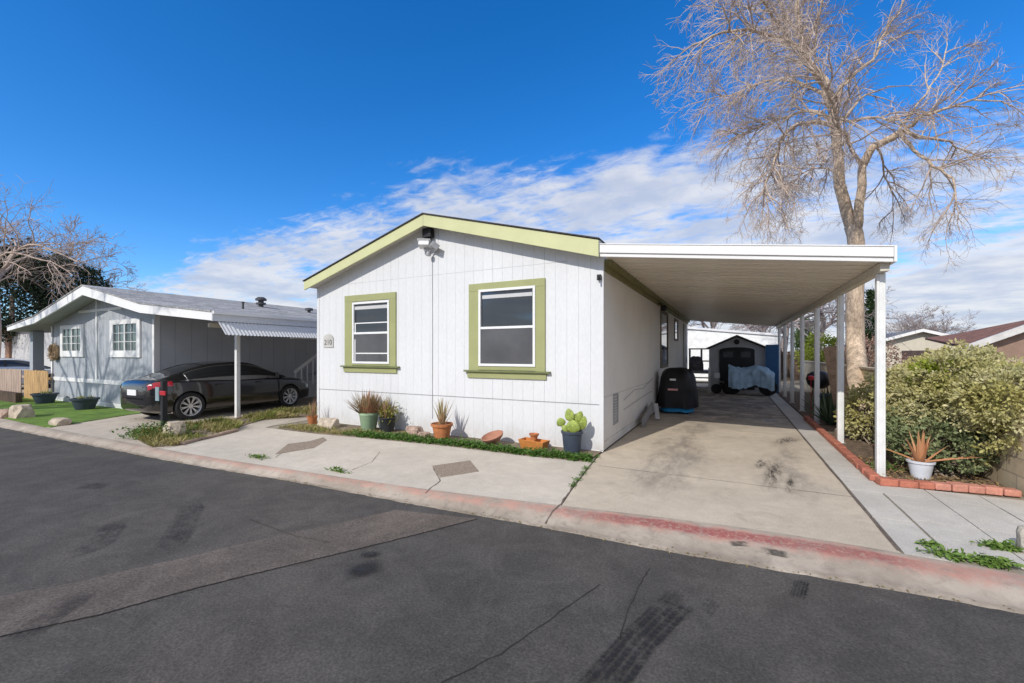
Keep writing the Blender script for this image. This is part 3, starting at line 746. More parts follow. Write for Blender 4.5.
MB().tube([(-1.83, 12.3, 2.95), (-1.75, 12.3, 2.95), (-1.68, 12.3, 2.88)], .02, 6).build('bracket', DARK, sl_)

# ================================================================== CARPORT
cp = thing('carport', 'long flat metal carport roof on seven square posts beside the white house', 'carport', (0, 7, 0))
def cz(x): return 3.13 + (x + 1.85) / 3.6 * (2.74 - 3.13)     # underside height
CY0, CY1 = 6.86, 21.2
mb = MB()
y = CY0; i = 0
while y < CY1 - .05:      # pan profile: flat pans with small raised lips across the roof
    y1 = min(y + .305, CY1)
    z0, z1 = cz(-1.84), cz(1.75)
    mb.add([(-1.735, y, z0 - .012), (1.75, y, z1), (1.75, y1 - .012, z1), (-1.735, y1 - .012, z0 - .012)], [(0, 1, 2, 3)])
    mb.add([(-1.735, y1 - .012, z0 - .012), (1.75, y1 - .012, z1), (1.75, y1 - .012, z1 - .014), (-1.735, y1 - .012, z0 - .026), (-1.735, y1, z0 - .026), (1.75, y1, z1 - .014), (1.75, y1, z1), (-1.735, y1, z0 - .012)], [(0, 1, 2, 3), (3, 2, 5, 4), (4, 5, 6, 7)])
    y = y1
mb.build('roof_pan', PAN, cp)
mb = MB(); mb.add([(-1.76, CY0, cz(-1.85) + .05), (1.75, CY0, cz(1.75) + .05), (1.75, CY1, cz(1.75) + .05), (-1.76, CY1, cz(-1.85) + .05), (-1.76, CY0, cz(-1.85) + .07), (1.75, CY0, cz(1.75) + .07), (1.75, CY1, cz(1.75) + .07), (-1.76, CY1, cz(-1.85) + .07)], [(0, 1, 2, 3), (7, 6, 5, 4), (0, 4, 5, 1), (2, 6, 7, 3), (0, 3, 7, 4), (1, 5, 6, 2)])
mb.build('roof_top', METAL, cp)
mb = MB(); mb.add([(-1.785, 6.57, cz(-1.785) - .006), (1.75, 6.8, cz(1.75)), (1.75, 6.859, cz(1.75)), (-1.785, 6.859, cz(-1.785) - .006)], [(0, 1, 2, 3)]); mb.build('roof_pan', PAN, cp)
def slopebox(mb, x0, x1, y0, y1, d0, d1):
    if y1 == 6.852 and x0 < 0: sk = .235
    else: sk = 0
    mb.add([(x0, y0 - sk, cz(x0) + d0), (x1, y0, cz(x1) + d0), (x1, y1, cz(x1) + d0), (x0, y1 - sk, cz(x0) + d0), (x0, y0 - sk, cz(x0) + d1), (x1, y0, cz(x1) + d1), (x1, y1, cz(x1) + d1), (x0, y1 - sk, cz(x0) + d1)],
           [(0, 3, 2, 1), (4, 5, 6, 7), (0, 1, 5, 4), (2, 3, 7, 6), (0, 4, 7, 3), (1, 2, 6, 5)])
mb = MB(); slopebox(mb, -1.835, 1.76, 6.80, 6.852, -.02, .035); slopebox(mb, -1.835, 1.76, 6.775, 6.852, .037, .16); slopebox(mb, -1.835, 1.76, 6.765, 6.852, .162, .178)
mb.build('front_fascia', WHITE, cp, bevel=.004)
mb = MB(); slopebox(mb, -1.73, 1.76, CY1 + .005, CY1 + .05, -.02, .16); mb.build('rear_fascia', WHITE, cp)
mb = MB(); slopebox(mb, 1.763, 1.79, 6.775, CY1 + .05, -.02, .178)
mb.build('side_gutter', WHITE, cp)
mb = MB(); mb.box(1.66, 1.75, 6.9, CY1, cz(1.7) - .115, cz(1.75) - .004)
mb.build('beam', CBEAM, cp)
PY = [7.12, 9.42, 11.78, 14.08, 16.25, 18.4, 20.5]
for y in PY:
    mb = MB(); t = .044
    mb.box(1.71 - t, 1.71 + t, y - t, y + t, 0.0, cz(1.7) - .118)
    mb.box(1.71 + t + .001, 1.71 + t + .009, y - .02, y + .02, 0.0, cz(1.7) - .12); mb.box(1.71 - .02, 1.71 + .02, y - t - .009, y - t - .001, 0.0, cz(1.7) - .12)
    p = mb.build('post', POSTM, cp, bevel=.004)
    MB().box(1.71 - .075, 1.71 + .075, y - .075, y + .075, 0.001, .012).build('base_plate', METAL, p)

# ================================================================== FRONT BED POTS & PLANTS
def blades(mb, c, n, L, w, tilt, curl=0, seed=0, base_r=.02, z0=0, az=None):
    r = random.Random(seed)
    for i in range(n):
        a = r.uniform(0, 2 * PI) if az is None else az[i]; t = r.uniform(*tilt); l = L * r.uniform(.65, 1.1)
        d = Vector((math.cos(a), math.sin(a), 0)); side = Vector((-d.y, d.x, 0)); p = Vector(c) + d * r.uniform(0, base_r) + Vector((0, 0, z0)); ww = w * r.uniform(.8, 1.2)
        V = []; seg = 4
        for k in range(seg + 1):
            f = k / seg; tt = t + curl * f
            if k: p = p + (d * math.sin(tt) + Vector((0, 0, math.cos(tt)))) * (l / seg)
            nn = d * math.cos(tt) - Vector((0, 0, math.sin(tt)))
            wk = ww * (1 - f) ** .8 * (.75 + .6 * f * (1 - f) * 2) + .0015
            V += [p + side * wk / 2, p - nn * wk * .3, p - side * wk / 2, p + nn * wk * .12]
        fs = []
        for k in range(seg):
            for j in range(4):
                q = k * 4 + j; q2 = k * 4 + (j + 1) % 4; fs.append((q, q2, q2 + 4, q + 4))
        fs.append((seg * 4, seg * 4 + 1, seg * 4 + 2, seg * 4 + 3)); mb.add(V, fs)
    return mb
def leaves(mb, pts, size, r, fold=.25, up=.3):
    for p in pts:
        s = size * r.uniform(.6, 1.25)
        n = Vector((r.gauss(0, 1), r.gauss(0, 1), r.gauss(0, 1) + up * 2)).normalized()
        t = n.cross(Vector((r.gauss(0, 1), r.gauss(0, 1), r.gauss(0, 1)))).normalized(); b = n.cross(t)
        p = Vector(p)
        mb.add([p, p + t * s * .5 + b * s * .28 + n * s * fold * .5, p + t * s, p + t * s * .5 - b * s * .28 + n * s * fold * .5], [(0, 1, 2), (0, 2, 3)])
    return mb
def pot(name, label, cat, loc, prof, mat, soil_r, soil_z, rim=None, flute=0, fn=0, group=None, rz=0):
    t = thing(name, label, cat, loc, rz, group)
    p = MB().lathe(prof, loc, 32, flute=flute, fn=fn).build('pot', mat, t, smooth=True)
    if soil_r: MB().lathe([(soil_r, soil_z - .02), (soil_r * .98, soil_z), (.001, soil_z + .01)], loc, 20).build('soil', MULCH, t)
    return t, p
def P3(px, py, z=0.012): return at(px, py, z)
SPIKE_R = leaf_mat('red_brown_blade', (.33, .15, .09), (.44, .25, .15), .6, (.27, .2, .1), 0)
SPIKE_T = leaf_mat('tan_green_blade', (.42, .3, .17), (.33, .3, .14), .5, (.4, .22, .12), 0)
OLV = leaf_mat('olive_leaf', (.2, .21, .04), (.3, .28, .06), .6, None)
c = Vector((-6.6, 6.42, .012))
t, p = pot('potted_succulent', 'sage green pot overflowing with tall reddish brown spiky stems', 'potted plant', c, [(.001, 0), (.13, 0), (.145, .02), (.185, .32), (.2, .335), (.2, .37), (.18, .375), (.165, .33), (.001, .33)], SAGE, .163, .335)
mb = MB()
blades(mb, c, 230, .5, .034, (.03, 1.15), -.15, 1, .16, .33)
mb.build('stems', SPIKE_R, t)
c = Vector((-6.17, 6.5, .012))
t, p = pot('potted_succulent', 'black nursery pot with olive yellow plant right of the sage pot', 'potted plant', c, [(.001, 0), (.12, 0), (.16, .27), (.17, .28), (.17, .3), (.15, .3), (.145, .26), (.001, .26)], BLACKP, .144, .265)
r = random.Random(4); mb = MB(); leaves(mb, [c + Vector((r.gauss(0, .09), r.gauss(0, .08), .38 + r.gauss(0, .09))) for _ in range(420)], .06, r); mb.build('foliage', OLV, t)
mb = MB(); blades(mb, c, 45, .4, .024, (.05, .7), 0, 8, .1, .28); mb.build('stems', SPIKE_R, t)
c = Vector((-4.72, 6.36, .012))
pr = [(.001, 0), (.13, 0), (.175, .25), (.2, .255), (.205, .3), (.185, .305), (.17, .26), (.001, .26)]
t, p = pot('potted_aloe', 'ribbed terracotta pot with upright narrow spiky leaves between the two front windows', 'potted plant', c, pr, TERRA, .17, .27, flute=.025, fn=18)
mb = MB(); blades(mb, c, 26, .5, .045, (.03, .5), .1, 12, .03, .27); blades(mb, c, 8, .3, .03, (.4, .9), -.3, 13, .03, .27); mb.build('leaf_blades', SPIKE_T, t)
c = Vector((-3.65, 6.42, .0))
t = thing('terracotta_bowl', 'empty terracotta bowl tilted on the bed right of the aloe pot', 'bowl', c)
Mt = Matrix.Rotation(.3, 4, 'X') @ Matrix.Rotation(-.18, 4, 'Y')
MB().lathe([(.001, 0), (.1, 0), (.19, .1), (.2, .13), (.185, .135), (.16, .08), (.08, .03), (.001, .03)], c + Vector((0, 0, .06)), 28, Mt).build('bowl', M_('faded_terracotta', (.42, .2, .13), .8, .15), t, smooth=True)
c = Vector((-2.9, 6.42, .012))
t = thing('rectangular_planter', 'orange rectangular terracotta planter left of the prickly pear', 'planter', c, .0)
mb = MB(); Mr = Matrix.Translation(c) @ Matrix.Rotation(-.15, 4, 'Z')
x0, x1, y0, y1 = -.24, .24, -.1, .1
def trough(mb, w0, d0, w1, d1, h, th, M):
    o = [(-w0, -d0, 0), (w0, -d0, 0), (w0, d0, 0), (-w0, d0, 0), (-w1, -d1, h), (w1, -d1, h), (w1, d1, h), (-w1, d1, h), (-w1 + th, -d1 + th, h), (w1 - th, -d1 + th, h), (w1 - th, d1 - th, h), (-w1 + th, d1 - th, h), (-w1 + th, -d1 + th, h - .05), (w1 - th, -d1 + th, h - .05), (w1 - th, d1 - th, h - .05), (-w1 + th, d1 - th, h - .05)]
    f = [(0, 3, 2, 1)]
    for b in (0, 4, 8): f += [(b + i, b + (i + 1) % 4, b + 4 + (i + 1) % 4, b + 4 + i) for i in range(4)]
    f.append((12, 13, 14, 15)); mb.add([M @ Vector(v) for v in o], f)
trough(mb, .2, .08, .245, .115, .16, .02, Mr); mb.build('trough', TERRA2, t, bevel=.006)
tp = tag(MB().lathe([(.001, 0), (.05, 0), (.065, .07), (.08, .075), (.085, .1), (.07, .102), (.06, .07), (.001, .07)], c + Vector((0, 0, .16)), 20).build('clay_saucer_pot', TERRA, None, smooth=True), 'tiny terracotta pot standing on the orange rectangular planter', 'pot')
c = Vector((-2.27, 6.5, .012))
t, p = pot('potted_prickly_pear', 'dark grey nursery pot with a bright green prickly pear cactus near the house corner', 'potted plant', c, [(.001, 0), (.13, 0), (.16, .3), (.175, .31), (.178, .345), (.16, .35), (.15, .31), (.001, .31)], NAVY, .15, .32)
PEAR = M_('prickly_pear_green', (.27, .34, .07), .55, .3, 9, .25, 55)
def pad(mb, base, d, L, W, az_, th=.022):
    d = Vector(d).normalized(); s = Vector((math.cos(az_), math.sin(az_), 0)); s = (s - d * s.dot(d)).normalized(); nn = d.cross(s)
    nu, nv = 14, 8; V = []; fs = []
    for i in range(nu + 1):
        f = i / nu; wr = math.sin(PI * min(1, f ** .82)) ** .62 if 0 < f < 1 else .02
        if f < .2: wr *= .8
        for j in range(nv * 2):
            a = 2 * PI * j / (nv * 2)
            V.append(Vector(base) + d * (f * L) + s * (W / 2 * wr * math.cos(a)) + nn * (th * wr * math.sin(a)))
    m = nv * 2
    for i in range(nu):
        for j in range(m): fs.append((i * m + j, i * m + (j + 1) % m, (i + 1) * m + (j + 1) % m, (i + 1) * m + j))
    mb.add(V, fs); return Vector(base) + d * L
mb = MB(); s0 = c + Vector((0, 0, .31))
b1 = pad(mb, s0 + Vector((.02, -.02, 0)), (.05, -.05, 1), .22, .23, .15, .03); b2 = pad(mb, s0 + Vector((-.09, .02, 0)), (-.5, 0, .8), .14, .11, .3)
pad(mb, b2 + Vector((0, 0, -.03)), (-.45, -.1, 1), .15, .15, .35); pad(mb, b1 + Vector((-.04, 0, -.04)), (-.2, 0, 1), .22, .16, .1)
pad(mb, b1 + Vector((.06, .02, -.05)), (.3, .1, 1), .2, .14, .6); pad(mb, s0 + Vector((.1, .02, .05)), (.45, .05, 1), .25, .17, .3); pad(mb, b1 + Vector((.01, .05, -.08)), (.05, .3, 1), .18, .13, 1.0)
mb.build('cactus_pads', PEAR, t, smooth='all')
# small pot and rocks at left corner of bed
c = at(314, 433, .012); c = Vector((-7.75, 6.05, .012))
t, p = pot('small_terracotta_pot', 'small terracotta pot with dry reddish stalks at the left house corner', 'potted plant', Vector((-8.35, 6.45, .012)), [(.001, 0), (.08, 0), (.11, .16), (.12, .18), (.1, .18), (.09, .15), (.001, .15)], TERRA, .09, .155)
mb = MB(); blades(mb, Vector((-8.35, 6.45, .012)), 22, .42, .014, (.02, .55), .1, 31, .05, .15); mb.build('stems', SPIKE_R, t)
def rock(name, label, c, sx, sy, sz, seed, mat=ROCK, group=None, rz=0):
    bm = bmesh.new(); bmesh.ops.create_icosphere(bm, subdivisions=3, radius=1)
    for v in bm.verts:
        n = v.co.normalized(); k = 1 + .34 * noise.noise(n * 1.3 + Vector((seed, 0, 0))) + .14 * noise.noise(n * 3.1 + Vector((0, seed, 0)))
        co_ = n * k; co_.x = max(-.82, min(.85, co_.x)); co_.y = max(-.85, min(.8, co_.y)); co_.z = max(-.3, min(.72, co_.z))
        co_ = Matrix.Rotation(rz, 3, 'Z') @ Vector((co_.x * sx, co_.y * sy, (co_.z + .25) * sz))
        v.co = co_
    me = bpy.data.meshes.new(name); bm.to_mesh(me); bm.free(); me.materials.append(mat)
    for p in me.polygons: p.use_smooth = True
    me.set_sharp_from_angle(angle=math.radians(28))
    o = bpy.data.objects.new(name, me); COL.objects.link(o); o.location = c
    return tag(o, label, 'rock', group)
rock('rock', 'large tan rock in the bed between the corner and the sage pot', (-7.7, 6.35, 0), .32, .18, .2, 3.1, ROCK, rz=-.1)
rock('rock', 'pinkish rock in the bed between black pot and terracotta aloe pot', (-5.42, 6.42, 0), .2, .14, .2, 5.5, ROCKP)
rock('rock', 'small jagged pink stone just left of the terracotta aloe pot', (-5.15, 6.36, 0), .14, .12, .12, 8.2, ROCKP)
# ground cover
GC = leaf_mat('ground_cover_leaf', (.05, .12, .02), (.12, .21, .04), .5, (.09, .17, .03))
DRYG = leaf_mat('dry_grass_blade', (.3, .27, .09), (.45, .37, .18), .8, (.2, .22, .05))
WEED = leaf_mat('weed_leaf', (.1, .19, .03), (.2, .29, .07), .6)
r = random.Random(11); mb = MB(); pts = []
for i in range(9500):
    x = r.uniform(-6.7, -1.87); yb = lin([(-7.3, 5.78), (-6.3, 5.9), (-4.36, 6.06), (-2.93, 6.03), (-1.85, 6.1)], x)
    wd = .3 * (.7 + .6 * noise.noise(Vector((x * 2.1, 0, 0)))) + (.1 if x < -3.9 else .0)
    y = yb + abs(r.gauss(0, .5)) * wd - .02 + .04 * noise.noise(Vector((x * 6, 0, 9)))
    if noise.noise(Vector((x * 1.3, 5, 0))) < -.42 and r.random() < .7: continue
    pts.append((x, y, .012 + r.random() ** 1.5 * .11 * (.6 + .5 * noise.noise(Vector((x * 5, y * 5, 0))))))
leaves(mb, pts, .05, r, up=.8); g_ = mb.build('ground_cover', GC); tag(g_, 'low green ground cover along the front edge of the bed by the white wall', 'ground cover', kind='stuff')
def tufts(name, label, poly, n, h, mat, seed, wid=.006, cat='grass', clump=1.6, z=.01):
    r = random.Random(seed); mb = MB(); xs_ = [p[0] for p in poly]; ys_ = [p[1] for p in poly]
    def inside(x, y):
        c = False; j = len(poly) - 1
        for i in range(len(poly)):
            if (poly[i][1] > y) != (poly[j][1] > y) and x < (poly[j][0] - poly[i][0]) * (y - poly[i][1]) / (poly[j][1] - poly[i][1]) + poly[i][0]: c = not c
            j = i
        return c
    k = 0; tries = 0
    while k < n and tries < n * 8:
        tries += 1
        x, y = r.uniform(min(xs_), max(xs_)), r.uniform(min(ys_), max(ys_))
        if not inside(x, y): continue
        dens = noise.noise(Vector((x * clump, y * clump, seed)))
        if dens < r.uniform(-.35, .25): continue
        k += 1; a = r.uniform(0, 2 * PI); l = h * r.uniform(.4, 1.2) * (1 + dens); t = r.uniform(.1, 1.1); w_ = wid * r.uniform(.7, 1.4)
        d = Vector((math.cos(a) * math.sin(t), math.sin(a) * math.sin(t), math.cos(t))); s = Vector((-math.sin(a), math.cos(a), 0)) * w_; p = Vector((x, y, z))
        mb.add([p - s, p + s, p + d * l * .6 + s * .6 + Vector((0, 0, l * .1)), p + d * l], [(0, 1, 2), (0, 2, 3)])
    return tag(mb.build(name, mat), label, cat, kind='stuff')
tufts('dry_grass', 'dry yellow green grass in the strip beside the neighbouring driveway', [(p.x, p.y) for p in strip], 6500, .13, DRYG, 21, .009)
tufts('dry_grass', 'sparse straw coloured grass in the left end of the front bed', [(-8.6, 5.8), (-7.27, 5.78), (-6.3, 5.9), (-5.2, 6.05), (-5.2, 6.6), (-8.6, 6.7)], 2600, .07, DRYG, 22, .007)
p = at(152, 437); sp_ = [(p.x - .55, p.y - .3), (p.x + .5, p.y - .35), (p.x + .7, p.y + .5), (p.x - .3, p.y + .5)]
mb = MB(); r = random.Random(9); leaves(mb, [(p.x + r.gauss(0, .32), p.y + .12 + r.gauss(0, .22), .02 + abs(r.gauss(0, .09))) for _ in range(1500)], .06, r, up=.8)
tag(mb.build('leafy_clump', GC), 'bushy bright green weed clump at the foot of the marker post', 'plant')
r = random.Random(14)
def weed(name, label, px, py, n, sx, sy, h, mat=WEED, size=.05):
    c = at(px, py); mb = MB(); leaves(mb, [(c.x + r.gauss(0, sx), c.y + r.gauss(0, sy), .006 + abs(r.gauss(0, h))) for _ in range(n)], size, r, up=.9)
    return tag(mb.build(name, mat), label, 'weed', kind='stuff')
weed('weed_patch', 'bright green weed patch by the right edge between pavers and curb', 992, 564, 380, .055, .022, .018)
weed('weed_patch', 'small weed growing where the walkway strip meets the curb', 946, 557, 130, .06, .03, .018)
weed('weed_patch', 'tiny yellow green weed left of the small curb weed', 929, 546, 60, .03, .02, .015)
weed('weed_patch', 'upper weed patch beside the half hidden stone at the right edge', 1002, 549, 240, .06, .02, .015)
weed('weed_patch', 'weed tuft in the left sidewalk near the pebble insert', 258, 458, 90, .12, .03, .02)
weed('weed_patch', 'weed tuft in the curb joint below the second weed tuft of the sidewalk', 338, 471.5, 80, .09, .02, .02)
def crack_weed():
    mb = MB()
    for (x, y) in [(597, 457), (592, 462), (586, 469), (582, 474), (577, 480), (573, 486)]:
        c = at(x, y); leaves(mb, [(c.x + r.gauss(0, .022), c.y + r.gauss(0, .05), .006 + abs(r.gauss(0, .012))) for _ in range(55)], .028, r, up=.9)
    return tag(mb.build('weed_patch', GC), 'line of weeds growing in the joint between sidewalk and driveway', 'weed', kind='stuff')
crack_weed()
# leaf litter and grit caught along the gutter
r = random.Random(77); mb = MB(); pts = []
for i in range(1500):
    x = r.uniform(-14, 2.5)
    if noise.noise(Vector((x * 1.1, 3, 2))) < r.uniform(-.3, .3): continue
    pts.append((x, avg(gut, x) + .03 + r.gauss(0, .025), RZ + .014))
leaves(mb, pts, .022, r, fold=.1, up=2); tag(mb.build('leaf_litter', leaf_mat('litter', (.2, .14, .07), (.3, .25, .1), .9)), 'dry leaf litter and grit along the gutter edge of the road', 'litter', kind='stuff')

# edging bricks
def brick_row(pts, L, mat_pick, label, group, w=.11, h=.1, name='edging_brick', zb=0.0):
    tot = 0
    i = 0; P = [Vector((p[0], p[1], 0)) for p in pts]; segs = list(zip(P, P[1:]))
    for a, b in segs:
        d = (b - a); n = max(1, int(d.length / L)); d.normalize(); rz = math.atan2(d.y, d.x)
        for k in range(n):
            c = a + d * (b - a).length * (k + .5) / n; rr = random.uniform
            c = c + Vector((0, 0, zb)); l = (b - a).length / n - .008
            mb = MB(); V = [(-l / 2, -w / 2), (l / 2, -w / 2), (l / 2, w / 2), (-l / 2, w / 2)]
            hh = h * rr(.85, 1.1); mb.box(-l / 2, l / 2, -w / 2, w / 2, 0, hh)
            o = mb.build(name, mat_pick(c), bevel=.012); o.matrix_basis = Matrix.Translation(c) @ Matrix.Rotation(rz + rr(-.06, .06), 4, 'Z') @ Matrix.Rotation(rr(-.04, .04), 4, 'X')
            tag(o, label, 'brick', group)
brick_row([(1.585, 6.8), (1.6, 12.5)], .3, lambda c: BRICK, 'red edging brick in the row running back along the carport posts', 'edging bricks along the carport', h=.08)
brick_row([(1.57, 6.66), (1.95, 6.72), (2.4, 6.8), (2.85, 6.84)], .15, lambda c: BRICKP if c.x > 2.15 else BRICK, 'faded red edging brick in the short row before the bush bed', 'edging bricks along the front of the bush bed', w=.13, h=.08)
sb = [at(*p) for p in [(181, 445), (200, 440), (220, 435.5), (237, 431)]]
brick_row([(p.x, p.y) for p in sb], .3, lambda c: M_('weathered_edging_brick', (.36, .26, .2), .9, .2) if not bpy.data.materials.get('weathered_edging_brick') else bpy.data.materials['weathered_edging_brick'], 'weathered brown edging block between the dry strip and sidewalk', 'edging blocks along the dry strip', w=.09, h=.05)
sb = [at(*p) for p in [(156, 430.5), (235, 419.5), (316, 405.5)]]
brick_row([(p.x, p.y) for p in sb], .4, lambda c: bpy.data.materials['weathered_edging_brick'], 'low edging block between the neighbouring driveway and dry strip', 'edging blocks along the neighbouring driveway', w=.08, h=.04)
rock('rock', 'upright beige rock beside the marker post', at(174, 437), .23, .18, .3, 2.2, rz=.4)
rock('rock', 'flat beige rock alone on the lawn near the driveway', at(60, 424.5), .3, .17, .15, 7.7)
rock('rock', 'brownish rock at the left edge of the photo on the lawn', at(6, 417), .36, .2, .2, 1.4, ROCKP)
rock('rock', 'pale angular rock beside the brownish rock on the lawn', at(22, 417.5), .3, .22, .32, 9.3)
rock('rock', 'half hidden rounded stone at the right edge of the photo beside the weeds', at(1027, 552) + Vector((.03, 0, 0)), .1, .09, .2, 4.4, M_('grey_stone', (.4, .36, .3), .9, .2, 12, .2))
rock('rock', 'small red stone left of the marker post', at(142, 438), .08, .07, .09, 6.6, BRICK)
# marker post
mp = thing('marker_post', 'short black post with a small red reflector tag beside the neighbouring driveway', 'post', at(164, 431))
b0 = at(164, 431); MB().box(b0.x - .045, b0.x + .045, b0.y - .045, b0.y + .045, 0, 1.03).build('post', DARK, mp, bevel=.006)
RED = M_('red_reflector', (.45, .02, .03), .3, .1)
MB().box(b0.x - .02, b0.x + .2, b0.y - .075, b0.y - .047, .74, .83).build('reflector', RED, mp, bevel=.02)
MB().box(b0.x - .19, b0.x - .05, b0.y - .07, b0.y - .05, .62, .9).build('tag_plate', M_('grey_tag', (.25, .33, .35), .5), mp)

# ================================================================== NEIGHBOURING GREY HOUSE
nh = thing('grey_house', 'grey house with white gable fascia and two white framed grid windows on the left', 'house', (-17, 5.75, 0))
NX0, NX1, NY0, NY1 = -20.55, -13.65, 5.75, 20
RP = [(-22.55, 2.52), (-20.05, 2.8), (-16.4, 3.53), (-13.08, 2.84), (-9.93, 2.5)]
def nroof(x, d=0):
    for (x0, z0), (x1, z1) in zip(RP, RP[1:]):
        if x0 <= x <= x1: return z0 + (z1 - z0) * (x - x0) / (x1 - x0) - d
def nwall_strip(mb, x0, x1, y0, y1, z0):
    a, b = nroof(x0, .17), nroof(x1, .17)
    mb.add([(x0, y0, z0), (x1, y0, z0), (x1, y0, b), (x0, y0, a), (x0, y1, z0), (x1, y1, z0), (x1, y1, b), (x0, y1, a)], [(0, 1, 2, 3), (7, 6, 5, 4), (0, 4, 5, 1), (3, 2, 6, 7), (0, 3, 7, 4), (1, 5, 6, 2)])
mb = MB(); NP = 34
brk = sorted(set([NX0 + i * (NX1 - NX0) / NP for i in range(NP + 1)] + [-20.05, -16.4]))
for a, b in zip(brk, brk[1:]):
    nwall_strip(mb, a + .003, b - .003, NY0, NY0 + .03, -.05)
mb.build('front_wall', NGREY, nh)
mb = MB(); nwall_strip(mb, NX0, -16.4, NY0 + .031, NY0 + .06, -.05); nwall_strip(mb, -16.4, NX1, NY0 + .031, NY0 + .06, -.05)
mb.box(NX0, NX0 + .05, NY0 + .06, NY1, -.05, 2.55); mb.build('wall_core', NSIDE, nh)
mb = MB()
for i in range(35): mb.box(NX1 - .05, NX1, NY0 + .06 + i * .4065, NY0 + .06 + (i + 1) * .4065 - .006, -.05, 2.78)
mb.build('side_wall', NSIDE, nh)
yf = NY0
mb = MB(); mb.box(NX0, NX1, yf - .02, yf - .001, .68, .80); mb.build('belt_trim', WHITE, nh)
mb = MB(); mb.box(NX0, NX1, yf - .02, yf - .001, -.05, .13); mb.build('base_board', WHITE, nh)
mb = MB(); mb.box(-17.18, -17.08, yf - .025, yf - .002, .801, 2.85); mb.build('batten', WHITE, nh)
mb = MB(); mb.box(-18.4, -15.5, yf - .024, yf - .001, 2.851, 2.93); mb.build('batten', WHITE, nh)
mb = MB(); mb.box(-17.17, -17.09, yf - .025, yf - .002, 2.931, 3.22); mb.build('batten', WHITE, nh)
for x0, x1 in ((NX0 - .02, NX0 + .09), (NX1 - .09, NX1 + .02)):
    mb = MB(); mb.box(x0, x1, yf - .03, yf - .021, -.04, 2.5); mb.build('corner_trim', WHITE, nh)
mb = MB(); mb.box(NX1 + .001, NX1 + .02, yf - .02, yf + .1, -.04, 2.6); mb.build('corner_trim', WHITE, nh)
CURT = M_('pale_curtain', (.33, .36, .35), .6, .2, 6)
for x0, x1, z0, z1 in ((-19.76, -18.0, 1.48, 2.5), (-16.17, -14.38, 1.48, 2.55)):
    t = .2
    wn = MB().box(x0, x0 + t, yf - .045, yf - .001, z0, z1).box(x1 - t, x1, yf - .045, yf - .001, z0, z1).box(x0 + t, x1 - t, yf - .045, yf - .001, z1 - .13, z1).box(x0 + t, x1 - t, yf - .045, yf - .001, z0, z0 + .19).build('window', WHITE, nh)
    gx0, gx1, gz0, gz1 = x0 + t, x1 - t, z0 + .19, z1 - .13; m = MB(); cx_ = (gx0 + gx1) / 2
    m.box(cx_ - .03, cx_ + .03, yf - .04, yf - .012, gz0, gz1)
    for s in (gx0, cx_ + .03):
        wv = (gx1 - gx0) / 2 - .03
        m.box(s + wv / 2 - .01, s + wv / 2 + .01, yf - .03, yf - .012, gz0, gz1)
        for k in (1, 2): m.box(s, s + wv, yf - .028, yf - .014, gz0 + (gz1 - gz0) * k / 3 - .009, gz0 + (gz1 - gz0) * k / 3 + .009)
    m.build('muntin', WHITE, wn)
    MB().box(gx0, gx1, yf - .01, yf - .003, gz0, gz1).build('pane', M_('grid_window_glass', (.09, .12, .12), .12, .4, 3), wn)
mb = MB(); mb.slabY([(x, z - .16) for x, z in RP] + [(x, z - .02) for x, z in RP[::-1]], 5.24, NY1 + .3)
nr = mb.build('roof', M_('neighbor_soffit', (.42, .42, .43), .7, .05), nh)
mb = MB(); mb.slabY([(x, z - .018) for x, z in RP] + [(x, z + .012) for x, z in RP[::-1]], 5.17, NY1 + .35); mb.build('shingles', NROOF, nr)
fz = [(-22.55, .15), (-20.05, .24), (-16.4, .28), (-13.08, .24), (-9.93, .2)]
mb = MB(); mb.slabY([(x, z - f) for (x, z), (_, f) in zip(RP, fz)] + [(x, z - .02) for x, z in RP[::-1]], 5.19, 5.236); mb.build('front_fascia', WHITE, nr)
mb = MB(); mb.box(-9.93, -9.89, 5.19, NY1 + .3, 2.29, 2.5); mb.build('side_fascia', M_('grey_white_fascia', (.62, .63, .65), .6, .04), nr)
mb = MB(); mb.box(-9.9, -9.84, 5.19, NY1 + .3, 2.44, 2.505); mb.build('gutter', WHITE, nr)
for (px, py, X_, kind) in ((261, 304, -15., 0), (243, 305.5, -13.8, 1), (309, 309.5, -14.6, 2)):
    zr = nroof(X_); k = (px - 512) / FL; dx = F[0] + k * R[0]; yy = X_ / dx * (F[1] + k * R[1])
    if kind == 0: m = MB().lathe([(.08, 0), (.08, .1), (.16, .1), (.16, .16), (.09, .16), (.09, .24), (.18, .24), (.18, .3), (.1, .36), (.01, .37)], (X_, yy, zr), 20); nm = 'chimney_vent'
    elif kind == 1: m = MB().lathe([(.03, 0), (.03, .2), (.045, .2), (.045, .24), (.01, .24)], (X_, yy, zr), 12); nm = 'vent_pipe'
    else: m = MB().lathe([(.06, 0), (.06, .1), (.15, .1), (.14, .18), (.01, .2)], (X_, yy, zr), 16); nm = 'roof_vent'
    m.build(nm, M_('dark_vent', (.07, .07, .075), .5, .1), nr)
MB().box(-22.5, -22.2, 5.72, 6.0, 0, 2.38).build('porch_post', NGREY, nh)
wr = MB(); c = Vector((-20.12, 5.67, 1.62)); Mw_ = Matrix.Rotation(PI / 2, 4, 'X')
wr.lathe([(.15 + .0 * k, 0) if False else (.21 + .07 * math.cos(2 * PI * k / 8), .07 * math.sin(2 * PI * k / 8)) for k in range(9)], c, 24, Mw_, cap=False)
r = random.Random(3); leaves(wr, [c + Vector(((.21 + r.gauss(0, .04)) * math.cos(t_), r.uniform(-.07, 0), (.21 + r.gauss(0, .04)) * math.sin(t_))) for t_ in [r.uniform(0, 2 * PI) for _ in range(260)]], .08, r)
